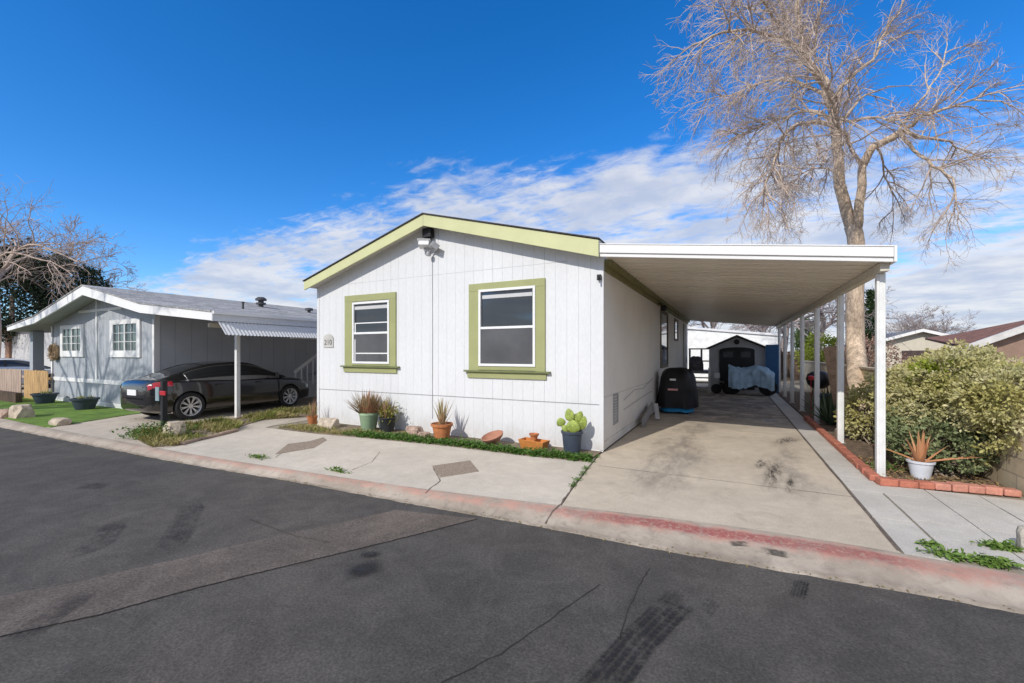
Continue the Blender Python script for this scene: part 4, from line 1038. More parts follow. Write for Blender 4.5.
tag(wr.build('wreath', M_('dried_wreath', (.36, .25, .15), .9, .3, 20)), 'brown dried wreath hanging on the grey wall left of the windows', 'wreath')
# awning with post
aw = thing('corrugated_awning', 'low corrugated metal awning on a white post beside the parked black car', 'awning', (-10.87, 6.2, 0))
mb = MB(); y0, y1 = 5.3, 18; n = int((y1 - y0) / .02); V = []
def awz(x): return 1.99 + (-9.6 - x) * 1.0
for i in range(n + 1):
    y = y0 + (y1 - y0) * i / n; o = .009 * math.sin(i * PI / 2.0)
    for x in (-9.885, -9.6): V.append((x, y, awz(x) + o))
mb.add(V, [(2 * i, 2 * i + 1, 2 * i + 3, 2 * i + 2) for i in range(n)]); 
def corr():
    m, nt, b = new_mat('corrugated_zinc'); x, y, z = pos(nt)
    s = math_(nt, 'SINE', math_(nt, 'MULTIPLY', y, 2 * PI / .14))
    b.inputs['Base Color'].default_value = (.62, .62, .62, 1); b.inputs['Roughness'].default_value = .5; return m
aws = mb.build('corrugated_sheet', corr(), aw); sm = aws.modifiers.new('solid', 'SOLIDIFY'); sm.thickness = .004
MB().box(-10.86, -10.79, 5.6, 18, 2.2, 2.3).build('beam', CBEAM, aw)
for y in (6.25, 11.5): 
    MB().box(-10.87, -10.78, y - .045, y + .045, 0, 2.199).build('post', POSTM, aw, bevel=.005)
MB().box(-11.6, -11.45, 8.2, 10.0, 2.02, 2.1).build('tube_light', VINYL, aw)
# stairs at the back of that carport
st = thing('side_stairs', 'white railed stairs against the grey side wall in front of the parked black car', 'stairs', (-13.2, 9.6, 0))
for i in range(5): MB().box(-13.6, -12.85, 9.3 + i * .2, 9.52 + i * .2, .17 * i + .12, .17 * i + .17).build('step', NSIDE, st)
MB().bar((-12.82, 9.2, .95), (-12.82, 10.4, 1.75), .05, .1).build('handrail', WHITE, st)
for i in range(6): MB().box(-12.84, -12.8, 9.24 + i * .22, 9.28 + i * .22, .1 + .14 * i, .95 + .145 * i).build('baluster', WHITE, st)
MB().box(-13.6, -12.85, 10.3, 12, .9, 1.0).build('landing', NSIDE, st)
tag(MB().box(-8.98, -8.86, 7.6, 7.72, 0, 2.25).build('wooden_post', WOODB), 'brown wooden post at the left corner of the white house', 'post')
# fences and far left
def fence(name, label, a, b, z0, z1, mat, bw=.14, gap=.012, mat2=None, dog=False):
    t = thing(name, label, 'fence', a); a = Vector(a); b = Vector(b); d = (b - a); L = d.length; d.normalize(); rz = math.atan2(d.y, d.x); n = int(L / (bw + gap)); m = MB(); r = random.Random(int(a.x * 7))
    M0 = Matrix.Translation((a.x, a.y, 0)) @ Matrix.Rotation(rz, 4, 'Z')
    for i in range(n):
        x = i * (bw + gap); zt = z1 + r.uniform(-.015, .015)
        if dog: m.slabY([(x, z0), (x + bw, z0), (x + bw, zt - .05), (x + bw - .04, zt), (x + .04, zt), (x, zt - .05)], 0, .02)
        else: m.box(x, x + bw, 0, .02, z0, zt)
    for v in range(len(m.v)): m.v[v] = tuple(M0 @ Vector(m.v[v]))
    m.build('board_panel', mat, t)
    rl = MB().box(0, L, .021, .06, z0 + .2, z0 + .28, M0); rl.build('rail', mat, t); MB().box(0, L, .021, .06, z1 - .3, z1 - .22, M0).build('rail', mat, t)
    return t
pA, pB = at(24, 398), at(53, 401.5)
fence('wooden_fence', 'low new yellow wood fence left of the grey house', (pA.x, pA.y, 0), (-20.35, 5.6, 0), 0, 1.0, WOODY)
fence('wooden_fence', 'low weathered pinkish fence panel left of the yellow wood fence', (-25.6, 5.1, 0), (pA.x - .08, pA.y, 0), 0, 1.02, WOODP)
fence('wooden_fence', 'dark brown dog eared fence behind the yellow wood fence', (-27.2, 8.3, 0), (-20.7, 8.3, 0), 0, 1.62, WOODD, dog=True)
q = at(0, 400); MB_ = MB().box(q.x - 2.5, q.x + 1.9, q.y - .1, q.y + .05, 0, .32); tag(MB_.build('timber_edging', WOODD), 'dark timber edging board at the left edge in front of the pink fence', 'edging')
fh = thing('far_house', 'pale house with grey roof and brown corner trim at the far left edge', 'house', (-36, 9, 0))
MB().box(-60, -27.4, 9.4, 20, 0, 2.95).build('wall', M_('pale_far_wall', (.55, .54, .54), .7, .05), fh)
c8 = atY(8, 350, 9.3); MB().box(c8.x - .45, c8.x + .25, 9.28, 9.39, 0, 2.95).build('corner_trim', M_('brown_trim', (.3, .17, .11), .7), fh)
MB().box(-60, -27.2, 9.1, 9.39, 2.951, 3.15).build('eave_board', M_('brown_trim2', (.3, .17, .11), .7), fh)
MB().add([(-60, 8.9, 3.16), (-26.9, 8.9, 3.16), (-26.9, 15, 4.6), (-60, 15, 4.6), (-60, 21, 3.1), (-26.9, 21, 3.1)], [(0, 1, 2, 3), (3, 2, 5, 4), (1, 5, 2), (0, 3, 4)]).build('roof', GROOF, fh)

# planters by the grey house
def bowl_planter(label, px, py, seed):
    c = at(px, py, .015); t = thing('round_planter', label, 'planter', c)
    MB().lathe([(.001, 0), (.2, 0), (.28, .25), (.31, .26), (.32, .31), (.29, .315), (.27, .27), (.001, .27)], c, 28).build('pot', NAVY, t, smooth=True)
    mb = MB(); r = random.Random(seed)
    for k in range(5): blades(mb, c + Vector((r.uniform(-.17, .17), r.uniform(-.14, .14), .27)), 16, .13, .04, (.2, 1.2), -.2, seed + k, .02)
    mb.build('succulents', leaf_mat('pale_succulent', (.3, .36, .14), (.45, .42, .2), .6), t)
bowl_planter('slate blue round planter with small succulents nearer the grey house corner window', 85, 409, 50)
bowl_planter('slate blue round planter with small succulents by the yellow fence end', 45, 403, 60)

# ================================================================== CARS
def cat(xs, t):
    n = len(xs) - 1; i = min(int(t), n - 1); f = t - i; p1, p2 = xs[i], xs[i + 1]; p0 = xs[i - 1] if i else [2 * a - b for a, b in zip(p1, p2)]; p3 = xs[i + 2] if i + 2 <= n else [2 * b - a for a, b in zip(p1, p2)]
    return [.5 * (2 * b + (c - a) * f + (2 * a - 5 * b + 4 * c - d) * f * f + (3 * b - a - 3 * c + d) * f ** 3) for a, b, c, d in zip(p0, p1, p2, p3)]
BS = [(-2.1, .46, .36, .66, .72), (-2.07, .6, .27, .84, .90), (-1.96, .73, .22, .91, .985), (-1.7, .84, .19, .93, 1.0), (-1.2, .865, .18, .92, .98), (-.5, .87, .18, .905, .95), (.3, .87, .18, .885, .935), (.95, .868, .18, .865, .93), (1.4, .855, .18, .83, .9), (1.8, .82, .18, .79, .85), (2.08, .74, .2, .69, .745), (2.22, .6, .25, .58, .61), (2.27, .45, .32, .5, .52)]
def sec(s):
    y, w_, zb, zs, zt = s
    h = [(0, zb), (.8 * w_, zb), (.955 * w_, zb + .05), (.99 * w_, zb + .2), (1.0 * w_, zb + (zs - zb) * .55), (.985 * w_, zs - .1), (.965 * w_, zs - .03), (.9 * w_, zs + .01), (.7 * w_, zs + (zt - zs) * .7), (.35 * w_, zt - .006), (0, zt)]
    return [(x, y, z) for x, z in h]
GS = [(-1.8, .66, .52, .98), (-1.5, .73, .52, 1.09), (-1.15, .765, .53, 1.225), (-.75, .78, .545, 1.325), (-.3, .79, .555, 1.365), (.1, .79, .555, 1.36), (.4, .79, .55, 1.31), (.72, .78, .56, 1.19), (1.02, .765, .6, 1.05), (1.3, .74, .64, .93)]
def gsec(s, k=1.0):
    y, bw, rw, zr = s; zb = .89
    zr = max(zr, zb + .02)
    h = [(bw, zb), (bw * .6 + rw * .4 + .015, zb + (zr - zb) * .45), (rw + .03, zb + (zr - zb) * .86), (rw - .04, zr - .018 if zr > 1.1 else zr - .003), (rw * .5, zr), (0, zr + .006)]
    return h
def make_car(paint, group=None, label='', catn='car', rim_mat=None):
    root = thing('parked_car', label, catn)
    V = []; fs = []; NS = 60
    for i in range(NS + 1):
        s = cat(BS, i / NS * (len(BS) - 1)); h = sec(s); V += h + [(-x, y, z) for x, y, z in h[-2:0:-1]]
    m = 20
    for i in range(NS):
        for j in range(m): a = i * m + j; b = i * m + (j + 1) % m; fs.append((a, b, b + m, a + m))
    fs += [tuple(range(m)), tuple(range(NS * m, NS * m + m))]
    body = MB().add(V, fs).build('body', paint, root, smooth='all')
    for yy in (-1.33, 1.34):
        ct = MB(); ct.lathe([(.36, -1.2), (.36, 1.2)], (0, 0, 0), 40, Matrix.Rotation(PI / 2, 4, 'Y')); c = ct.build('cutter', None); c.location = (0, yy, .33)
        md = body.modifiers.new('b', 'BOOLEAN'); md.operation = 'DIFFERENCE'; md.object = c; md.solver = 'EXACT'
        bpy.context.view_layer.update(); me = bpy.data.meshes.new_from_object(body.evaluated_get(bpy.context.evaluated_depsgraph_get())); body.modifiers.clear(); body.data = me; bpy.data.objects.remove(c)
    for p in body.data.polygons: p.use_smooth = True
    body.data.set_sharp_from_angle(angle=math.radians(35))
    MB().box(-.62, .62, -1.75, 1.75, .2, .72).build('underbody', DARK, root)
    # glasshouse
    def gl(name, mat, y0, y1, j0, j1, off, sides=(1, -1), n=24, par=root):
        mb = MB()
        for sd in sides:
            V = []; i0 = 0
            for i in range(n + 1):
                y = y0 + (y1 - y0) * i / n
                t = next(k for k in range(len(GS) - 1) if GS[k + 1][0] >= y - 1e-9); tt = t + (y - GS[t][0]) / (GS[t + 1][0] - GS[t][0])
                s = cat(GS, tt); s[0] = y; h = gsec(s)
                js = j0
                while js <= j1 + 1e-6:
                    k = min(int(js), 4); f = js - k; x = h[k][0] + (h[k + 1][0] - h[k][0]) * f; z = h[k][1] + (h[k + 1][1] - h[k][1]) * f
                    L = math.hypot(x, z - .86) or 1; V.append((sd * x * (1 + off / L), y, z + off * (z - .86) / L)); js += .5
            m_ = int(round((j1 - j0) / .5)) + 1
            mb.add(V, [(i * m_ + j, i * m_ + j + 1, (i + 1) * m_ + j + 1, (i + 1) * m_ + j) for i in range(n) for j in range(m_ - 1)])
        return mb.build(name, mat, par, smooth='all')
    gl('glasshouse', TINT, -1.8, 1.3, 0, 5, 0, n=60)
    gl('roof', paint, -.82, .42, 2.4, 5, .008)
    for sd in (1, -1):
        gl('rear_pillar', paint, -1.8, -1.12, 0, 2.0, .008, (sd,)) if False else None
        gl('quarter_panel', paint, -1.8, -1.32, 0, 2.5, .006, (sd,), 10)
        gl('door_pillar', DARK, -.2, -.12, 0, 2.5, .006, (sd,), 3)
        gl('roof_rail', paint, -1.8, 1.3, 2.0, 3.0, .009, (sd,), 50)
        gl('window_trim', CHROME, -1.5, 1.05, 0, .5, .012, (sd,), 40); gl('window_trim', CHROME, -1.3, .8, 1.5, 2.0, .012, (sd,), 40) if False else None
    for sd in (1, -1):
        pts = []
        for i in range(25):
            y = -1.34 + 2.4 * i / 24; t = next(k for k in range(len(GS) - 1) if GS[k + 1][0] >= y - 1e-9); q = cat(GS, t + (y - GS[t][0]) / (GS[t + 1][0] - GS[t][0])); h = gsec(q)
            pts.append((sd * (h[2][0] * 1.0 + .012), y, h[2][1] - .012))
        MB().tube(pts, .009, 5).build('window_trim', CHROME, root)
        MB().bar((sd * .775, -1.33, .93), pts[0], .02, .03).build('window_trim', CHROME, root)
    # lamps
    def patch(name, mat, y0, y1, k0, k1, off, par, sd):
        mb = MB(); V = []; n = 12; idx = list(range(k0, k1 + 1))
        for i in range(n + 1):
            y = y0 + (y1 - y0) * i / n; t = next(k for k in range(len(BS) - 1) if BS[k + 1][0] >= y - 1e-9); s = cat(BS, t + (y - BS[t][0]) / (BS[t + 1][0] - BS[t][0])); s[0] = y; h = sec(s)
            for j in idx: x, _, z = h[j]; V.append((sd * (x + off), y + (-off if y < 0 else off), z))
        m_ = len(idx); mb.add(V, [(i * m_ + j, i * m_ + j + 1, (i + 1) * m_ + j + 1, (i + 1) * m_ + j) for i in range(n) for j in range(m_ - 1)]); return mb.build(name, mat, par, smooth='all')
    for sd in (1, -1):
        patch('tail_light', TAIL, -2.07, -1.68, 5, 7, .008, root, sd); patch('headlight', HEADL, 1.75, 2.18, 5, 7, .008, root, sd)
        mr = MB().box(sd * .86, sd * 1.02, .78, .88, .93, 1.05); mr.build('mirror', paint, root, bevel=.03)
        for yy in (-.75, .3): MB().box(*sorted((sd * .872, sd * .9)), yy, yy + .17, .80, .83).build('door_handle', paint, root, bevel=.008)
        for yy in (-.2, .98): MB().box(*sorted((sd * .868, sd * .884)), yy - .004, yy + .004, .3, .9).build('door_gap', DARK, root)
    MB().box(-.19, .19, -2.118, -2.104, .62, .75).build('licence_plate', VINYL, root)
    MB().box(-.42, .42, -2.105, -2.05, .8, .82).build('trunk_trim', CHROME, root)
    for sx in (1, -1):
        for yy in (-1.33, 1.34):
            Mw = Matrix.Translation((sx * .775, yy, .325)) @ Matrix.Rotation(PI / 2 * sx, 4, 'Y')
            wv = MB().lathe([(.22, -.1), (.3, -.105), (.322, -.08), (.325, 0), (.322, .08), (.3, .1), (.225, .098), (.215, .03), (.21, -.09)], (0, 0, 0), 40, Mw, cap=False).build('wheel', TYRE, root, smooth=True)
            rm = MB().lathe([(.2, .05), (.222, .098), (.232, .102), (.222, .03), (.2, -.05)], (0, 0, 0), 40, Mw, cap=False)
            for k in range(9):
                a = 2 * PI * k / 9
                for da in (-.09, .09): rm.bar(Mw @ Vector((.05 * math.cos(a), .05 * math.sin(a), .075)), Mw @ Vector((.218 * math.cos(a + da), .218 * math.sin(a + da), .09)), .018, .02, up=(Mw.to_3x3() @ Vector((0, 0, 1))))
            rm.lathe([(.001, .09), (.05, .088), (.055, .05), (.001, .04)], (0, 0, 0), 16, Mw)
            rm.build('rim', rim_mat or RIM, wv)
            MB().lathe([(.001, -.02), (.205, -.02), (.205, -.03), (.001, -.03)], (0, 0, 0), 24, Mw).build('brake_disc', DARK, wv)
    return root
CARB = M_('black_car_paint', (.008, .008, .009), .16, .05, coat=1.0, spec=.6, fine=0)
CARW = M_('white_car_paint', (.7, .7, .7), .2, .03, coat=1.0, fine=0)
TINT = M_('tinted_glass', (.02, .023, .026), .03, .1, fine=0, spec=.9)
CHROME = M_('chrome_trim', (.6, .6, .6), .25, .05, metal=.9, fine=0)
TAIL = M_('red_lens', (.4, .01, .02), .12, .1, fine=0, coat=1.0)
HEADL = M_('clear_lens', (.45, .45, .47), .1, .1, fine=0, coat=1.0)
TYRE = M_('tyre_rubber', (.025, .025, .026), .85, .1)
RIM = M_('silver_rim', (.68, .68, .7), .3, .05, metal=.6)
car = make_car(CARB, label='glossy black four door sedan with red tail lights parked under the low awning')
car.matrix_basis = Matrix.Translation((-12.46, 6.87, 0)) @ Matrix.Rotation(math.radians(2.5), 4, 'Z')
wc = make_car(CARW, label='white sedan cut off by the left edge of the photo behind the pink fence')
wc.matrix_basis = Matrix.Translation((-28.9, 6.6, 0)) @ Matrix.Rotation(math.radians(0), 4, 'Z')

# ================================================================== BACK OF THE DRIVEWAY
gr = thing('covered_grill', 'barbecue grill under a black cover with a bright blue hem beside the white house wall', 'grill', (-1.3, 12.3, 0))
def cover(mb, c, wx, wy, h, seed, zb=.16, top=.75, n=40, rows=16, wob=.05):
    V = []
    for j in range(rows + 1):
        f = j / rows
        for i in range(n):
            a = 2 * PI * i / n; e = .8
            ca, sa = math.cos(a), math.sin(a); x = abs(ca) ** e * (1 if ca > 0 else -1); y = abs(sa) ** e * (1 if sa > 0 else -1)
            k = 1.06 - .06 * f if f < top else (1.0 * math.cos((f - top) / (1 - top) * PI / 2 * .97) ** .55)
            wv = 1 + wob * (1 - .5 * f) * noise.noise(Vector((x * 2.6 + seed, y * 2.6, f * 1.1))) * 2 + .04 * math.sin(a * 7 + seed) * (1 - f)
            V.append((c[0] + x * wx / 2 * k * wv, c[1] + y * wy / 2 * k * wv, zb + (h - zb) * (f if f < top else top + (1 - top) * math.sin((f - top) / (1 - top) * PI / 2)) + .025 * noise.noise(Vector((x * 2, y * 2 + seed, f)))))
    mb.add(V, [(j * n + i, j * n + (i + 1) % n, (j + 1) * n + (i + 1) % n, (j + 1) * n + i) for j in range(rows) for i in range(n)] + [tuple(range(rows * n, rows * n + n))])
    return mb
cv = cover(MB(), (-1.33, 12.35), .92, .98, 1.2, 3, top=.55, wob=.12).build('cover', M_('black_cover_fabric', (.009, .009, .01), .55, .3, 5), gr, smooth='all')
cover(MB(), (-1.33, 12.35), .8, .86, .2, 3, .05, .99, rows=3).build('blue_hem', M_('blue_liner', (.02, .26, .5), .6), gr, smooth='all')
MB().box(-1.5, -1.25, 11.835, 11.842, .62, .67).build('logo_strip', M_('white_red_logo', (.7, .35, .35), .6), cv)
MB().box(-1.45, -1.3, 11.835, 11.842, .88, .93, Matrix.Identity(4)).build('logo_patch', VINYL, cv)
for x in (-1.62, -1.05): MB().lathe([(.05, -.03), (.05, .03)], (0, 0, 0), 12, Matrix.Translation((x, 12.1, .05)) @ Matrix.Rotation(PI / 2, 4, 'Y')).build('caster', DARK, gr)
bd = MB().box(-.09, .09, -.02, .02, 0, 1.3, Matrix.Translation((-1.55, 9.9, .02)) @ Matrix.Rotation(-1.35, 4, 'X')); 
tag(MB().bar((-1.7, 9.4, .1), (-1.74, 10.9, .3), .03, .2).build('leaning_board', M_('grey_board', (.3, .29, .28), .7)), 'grey board leaning along the base of the side wall before the covered grill', 'board')
tag(MB().bar((-1.56, 10.55, .04), (-1.66, 10.9, .36), .1, .02).build('leaning_board', M_('pale_board', (.5, .49, .47), .7)), 'short pale board propped next to the covered grill', 'board')
# deck + stairs
dk = thing('porch_deck', 'small wooden deck with grey stairs and rail behind the covered grill', 'deck', (-1.3, 19.6, 0))
DECK = M_('grey_deck_wood', (.38, .37, .36), .7, .15, 4, .1)
for i in range(4): MB().box(-1.72, -.88, 19.1 + i * .27, 19.42 + i * .27, .19 * (i + 1) - .04, .19 * (i + 1)).build('step', DECK, dk)
MB().box(-1.8, -.8, 20.2, 22.2, .76, .82).build('deck_floor', DECK, dk)
MB().box(-.86, -.76, 19.05, 19.15, 0, 1.0).build('newel_post', WHITE, dk)
for p_ in ((-1.75, 21.5), (-1.25, 21.5), (-.78, 21.5)): MB().box(p_[0] - .04, p_[0] + .04, p_[1] - .04, p_[1] + .04, .821, 1.76).build('rail_post', DECK, dk)
MB().box(-1.8, -.72, 21.45, 21.55, 1.761, 1.82).build('top_rail', DECK, dk); MB().box(-1.7, -.82, 21.48, 21.52, 1.2, 1.26).build('middle_rail', DECK, dk)
bg_ = cover(MB(), (-1.42, 20.6), .55, .5, 1.45, 9, .82, .5).build('storage_bag', M_('grey_bag_fabric', (.16, .15, .16), .8, .4, 8)); tag(bg_, 'lumpy grey bag sitting at the top of the deck stairs', 'bag')
# shed
SH = M_('shed_resin_wall', (.5, .51, .52), .7, .06, 2, .03)
sh = thing('storage_shed', 'grey gabled storage shed with black arched double doors at the end of the driveway', 'shed', (.17, 20, 0))
SX0, SX1, SY = -.87, 1.22, 20.0
mb = MB(); mb.slabY([(SX0, 0), (SX1, 0), (SX1, 1.78), (.175, 2.26), (SX0, 1.78)], SY, SY + 2.4); mb.build('wall', SH, sh)
mb = MB(); mb.slabY([(SX0 - .1, 1.77), (.175, 2.29), (SX1 + .1, 1.77), (SX1 + .1, 1.82), (.175, 2.35), (SX0 - .1, 1.82)], SY - .12, SY + 2.5); mb.build('roof', M_('shed_roof', (.1, .1, .1), .8), sh)
pr_ = [(-.47, .1), (.82, .1), (.82, 1.72)] + [(.175 + .645 * math.cos(t), 1.72 + .12 * math.sin(t)) for t in [PI * k / 8 for k in range(1, 8)]] + [(-.47, 1.72)]
dr = MB().slabY(pr_, SY - .04, SY - .002).build('door', M_('shed_door', (.018, .02, .022), .5), sh)
for x in (-.33, .32):
    MB().box(x, x + .36, SY - .046, SY - .041, 1.42, 1.66).build('door_window', M_('shed_window', (.06, .065, .07), .2), dr)
MB().lathe([(.11, 0), (.11, .03), (.001, .03)], (0, 0, 0), 8, Matrix.Translation((.175, SY - .002, 2.06)) @ Matrix.Rotation(PI / 2, 4, 'X')).build('gable_vent', DARK, sh)
tag(MB().box(1.19, 1.64, 19.75, 19.79, .02, 1.93).build('blue_panel', M_('blue_panel_paint', (.03, .11, .25), .6, .08)), 'tall flat blue panel standing right of the grey shed', 'panel')
# motorcycle under tarp
mc = thing('covered_motorcycle', 'motorcycle under a crumpled light blue tarp in front of the grey shed', 'motorcycle', (.55, 18.6, 0))
V = []; nx, ny = 46, 26; mb = MB()
for i in range(nx + 1):
    for j in range(ny + 1):
        u, v = i / nx, j / ny; x = -.12 + 1.5 * u; a = (v - .5) * PI * 1.05
        hgt = 1.14 - .10 * abs(math.sin(u * 5)) - .18 * max(0, u - .85) * 6; wd = .42
        y = 18.6 + wd * math.sin(a) * (1.0 + .1 * math.sin(u * 9)); z = .47 + (hgt - .47) * max(math.cos(a), 0) ** .5 - .22 * max(0, (abs(v - .5) - .4) * 10) * (.75 + .3 * math.sin(u * 8) + .25 * noise.noise(Vector((u * 9, 3, 0))))
        nn = noise.noise(Vector((x * 5, v * 6, 2))) * .07 + noise.noise(Vector((x * 12, v * 14, 5))) * .03
        V.append((x + nn * .4, y + nn, z + nn * .8))
mb.add(V, [(i * (ny + 1) + j, (i + 1) * (ny + 1) + j, (i + 1) * (ny + 1) + j + 1, i * (ny + 1) + j + 1) for i in range(nx) for j in range(ny)])
mb.build('tarp', M_('light_blue_tarp', (.36, .52, .66), .45, .15, 5, .05), mc, smooth='all')
for x in (0.0, 1.2):
    MB().lathe([(.2, -.06), (.3, -.05), (.31, 0), (.3, .05), (.2, .06)], (0, 0, 0), 24, Matrix.Translation((x, 18.6, .31)) @ Matrix.Rotation(PI / 2, 4, 'X')).build('wheel', TYRE, mc, smooth=True)
MB().box(.2, 1.0, 18.45, 18.75, .3, .7).bar((0, 18.6, .3), (.15, 18.6, .95), .08).bar((1.2, 18.6, .31), (.8, 18.6, .45), .08).build('engine_frame', DARK, mc)
sc = thing('kick_scooter', 'small dark child bike with a white basket left of the tarp covered motorcycle', 'bicycle', (-.25, 18.7, 0))
for x in (-.55, -.15):
    MB().lathe([(.14, -.02), (.19, -.02), (.19, .02), (.14, .02)], (0, 0, 0), 20, Matrix.Translation((x, 18.7, .19)) @ Matrix.Rotation(PI / 2 + .1, 4, 'X')).build('wheel', TYRE, sc)
MB().tube([(-.15, 18.7, .19), (-.3, 18.7, .45), (-.5, 18.7, .5), (-.55, 18.7, .19)], .02, 6).tube([(-.5, 18.7, .5), (-.48, 18.7, .8)], .018, 6).tube([(-.48, 18.5, .8), (-.48, 18.9, .8)], .015, 6).build('frame', METAL, sc)
MB().box(-.62, -.42, 18.45, 18.6, .62, .82).build('basket', VINYL, sc, bevel=.03)
# white neighbour building behind
wb = thing('white_building', 'bright white mobile home visible behind the shed beyond the driveway', 'house', (0, 27, 0))
MB().slabY([(-7, 0), (2.2, 0), (2.2, 2.51), (-1.2, 2.9), (-7, 2.9)], 27, 33).build('wall', M_('bright_white_wall', (.82, .82, .8), .6), wb)
MB().slabY([(-7.2, 3.55), (2.4, 2.5), (2.4, 2.62), (-7.2, 3.67)], 26.9, 33).build('roof', M_('white_metal_roof', (.7, .7, .71), .5), wb)
MB().slabY([(-7, 2.905), (-1.2, 2.905), (-7, 3.54)], 27.0, 33).build('gable', M_('grey_gable', (.5, .5, .52), .6), wb)
# block wall on the right
bw = thing('block_wall', 'tan concrete block wall behind the leafy bush on the right', 'wall', (2.9, 6.4, 0))
MB().box(2.9, 3.05, 6.35, 24, -.01, 1.2).build('block_course', BLOCK, bw); MB().box(2.885, 3.065, 6.335, 24, 1.201, 1.25).build('cap', M_('wall_cap', (.5, .42, .3), .85), bw)
fence('wooden_fence', 'pinkish brown picket fence behind the bush at the right edge', (3.6, 9.2, 0), (16, 9.8, 0), 0, 1.5, WOODP)
fence('wooden_fence', 'dark brown fence seen far back between the carport posts', (-1, 30, 0), (7.5, 30.5, 0), 0, 1.7, WOODD)
# leaning board at the tree
tag(MB().bar((2.2, 11.65, .2), (1.98, 11.75, 1.75), .32, .03, up=(.2, 1, 0)).build('leaning_board', WOODR), 'rough brown board leaning against the big tree trunk', 'board')
# things between posts
kg = thing('kettle_grill', 'black round kettle barbecue behind the carport posts', 'grill', (2.2, 14.6, 0))
MB().lathe([(.001, .55), (.15, .57), (.27, .68), (.31, .82), (.31, .86), (.27, .98), (.15, 1.06), (.001, 1.08)], (2.25, 15.2, 0), 24).build('kettle', DARK, kg, smooth=True)
for a in (0, 2.1, 4.2): MB().tube([(2.25 + .2 * math.cos(a), 15.2 + .2 * math.sin(a), .62), (2.25 + .33 * math.cos(a), 15.2 + .33 * math.sin(a), 0)], .015, 6).build('leg', DARK, kg)
c = atY(811, 378, 12.8); tag(MB().lathe([(.03, -.05), (.06, -.04), (.07, .03), (.05, .05), (.01, .06)], c, 16).tube([(c.x, c.y, .0), (c.x, c.y, c.z - .05)], .008, 6).build('garden_lantern', RED), 'red garden ornament on a stake between the carport posts', 'ornament')
tag(cover(MB(), (2.35, 14.2), .45, .5, .45, 5, .02, .6).build('storage_bin', M_('dark_blue_bin', (.02, .03, .07), .5), smooth=True) if False else MB().box(2.1, 2.55, 13.95, 14.4, .01, .5).build('storage_bin', M_('dark_blue_bin', (.02, .03, .07), .5), bevel=.04), 'dark blue storage bin on the ground behind the posts', 'bin')
pl = MB().tube([(1.98, 9.0, .95 - .25), (1.95, 9.3, .55), (2.2, 9.0, .25)], .014, 6)
AG = leaf_mat('agave_leaf', (.05, .09, .04), (.12, .17, .09), .5, None)
for k, (x, y, n, L) in enumerate([(1.95, 11.6, 38, .7), (2.05, 12.5, 40, .8), (2.05, 13.4, 30, .7), (2.55, 12.6, 26, .7), (2.1, 14.0, 26, .6)]):
    mb = blades(MB(), (x, y, .02), n, L, .075, (.15, 1.15), -.1, 70 + k, .06)
    tag(mb.build('agave', AG), ['dark green spiky agave nearest the leafy bush between the posts', 'tall dark agave behind the second carport post', 'dark agave third from the front in the side bed', 'small agave tucked against the block wall', 'farthest dark agave before the kettle barbecue'][k], 'agave')
rock('rock', 'pale rock lying in the side bed between the agaves and bricks', (1.95, 10.2, 0), .2, .2, .16, 3.3)

# aloe in white pot
c = at(919, 478.5, .01); c = Vector((2.13, 7.2, .01))
t, p = pot('potted_aloe', 'white plastic pot with a reddish aloe in front of the leafy bush', 'potted plant', c, [(.001, 0), (.09, 0), (.125, .19), (.14, .2), (.142, .225), (.128, .228), (.115, .19), (.001, .19)], WPOT, .112, .2)
ALO = leaf_mat('reddish_aloe', (.42, .2, .09), (.36, .27, .1), .5, (.5, .24, .12), 0)
mb = MB(); blades(mb, c, 13, .42, .065, (.05, .75), .1, 5, .03, .19); blades(mb, c, 3, .55, .06, (1.15, 1.3), .1, 6, .03, .2, az=[.1, 3.0, 5.9]); mb.build('leaf_blades', ALO, t)

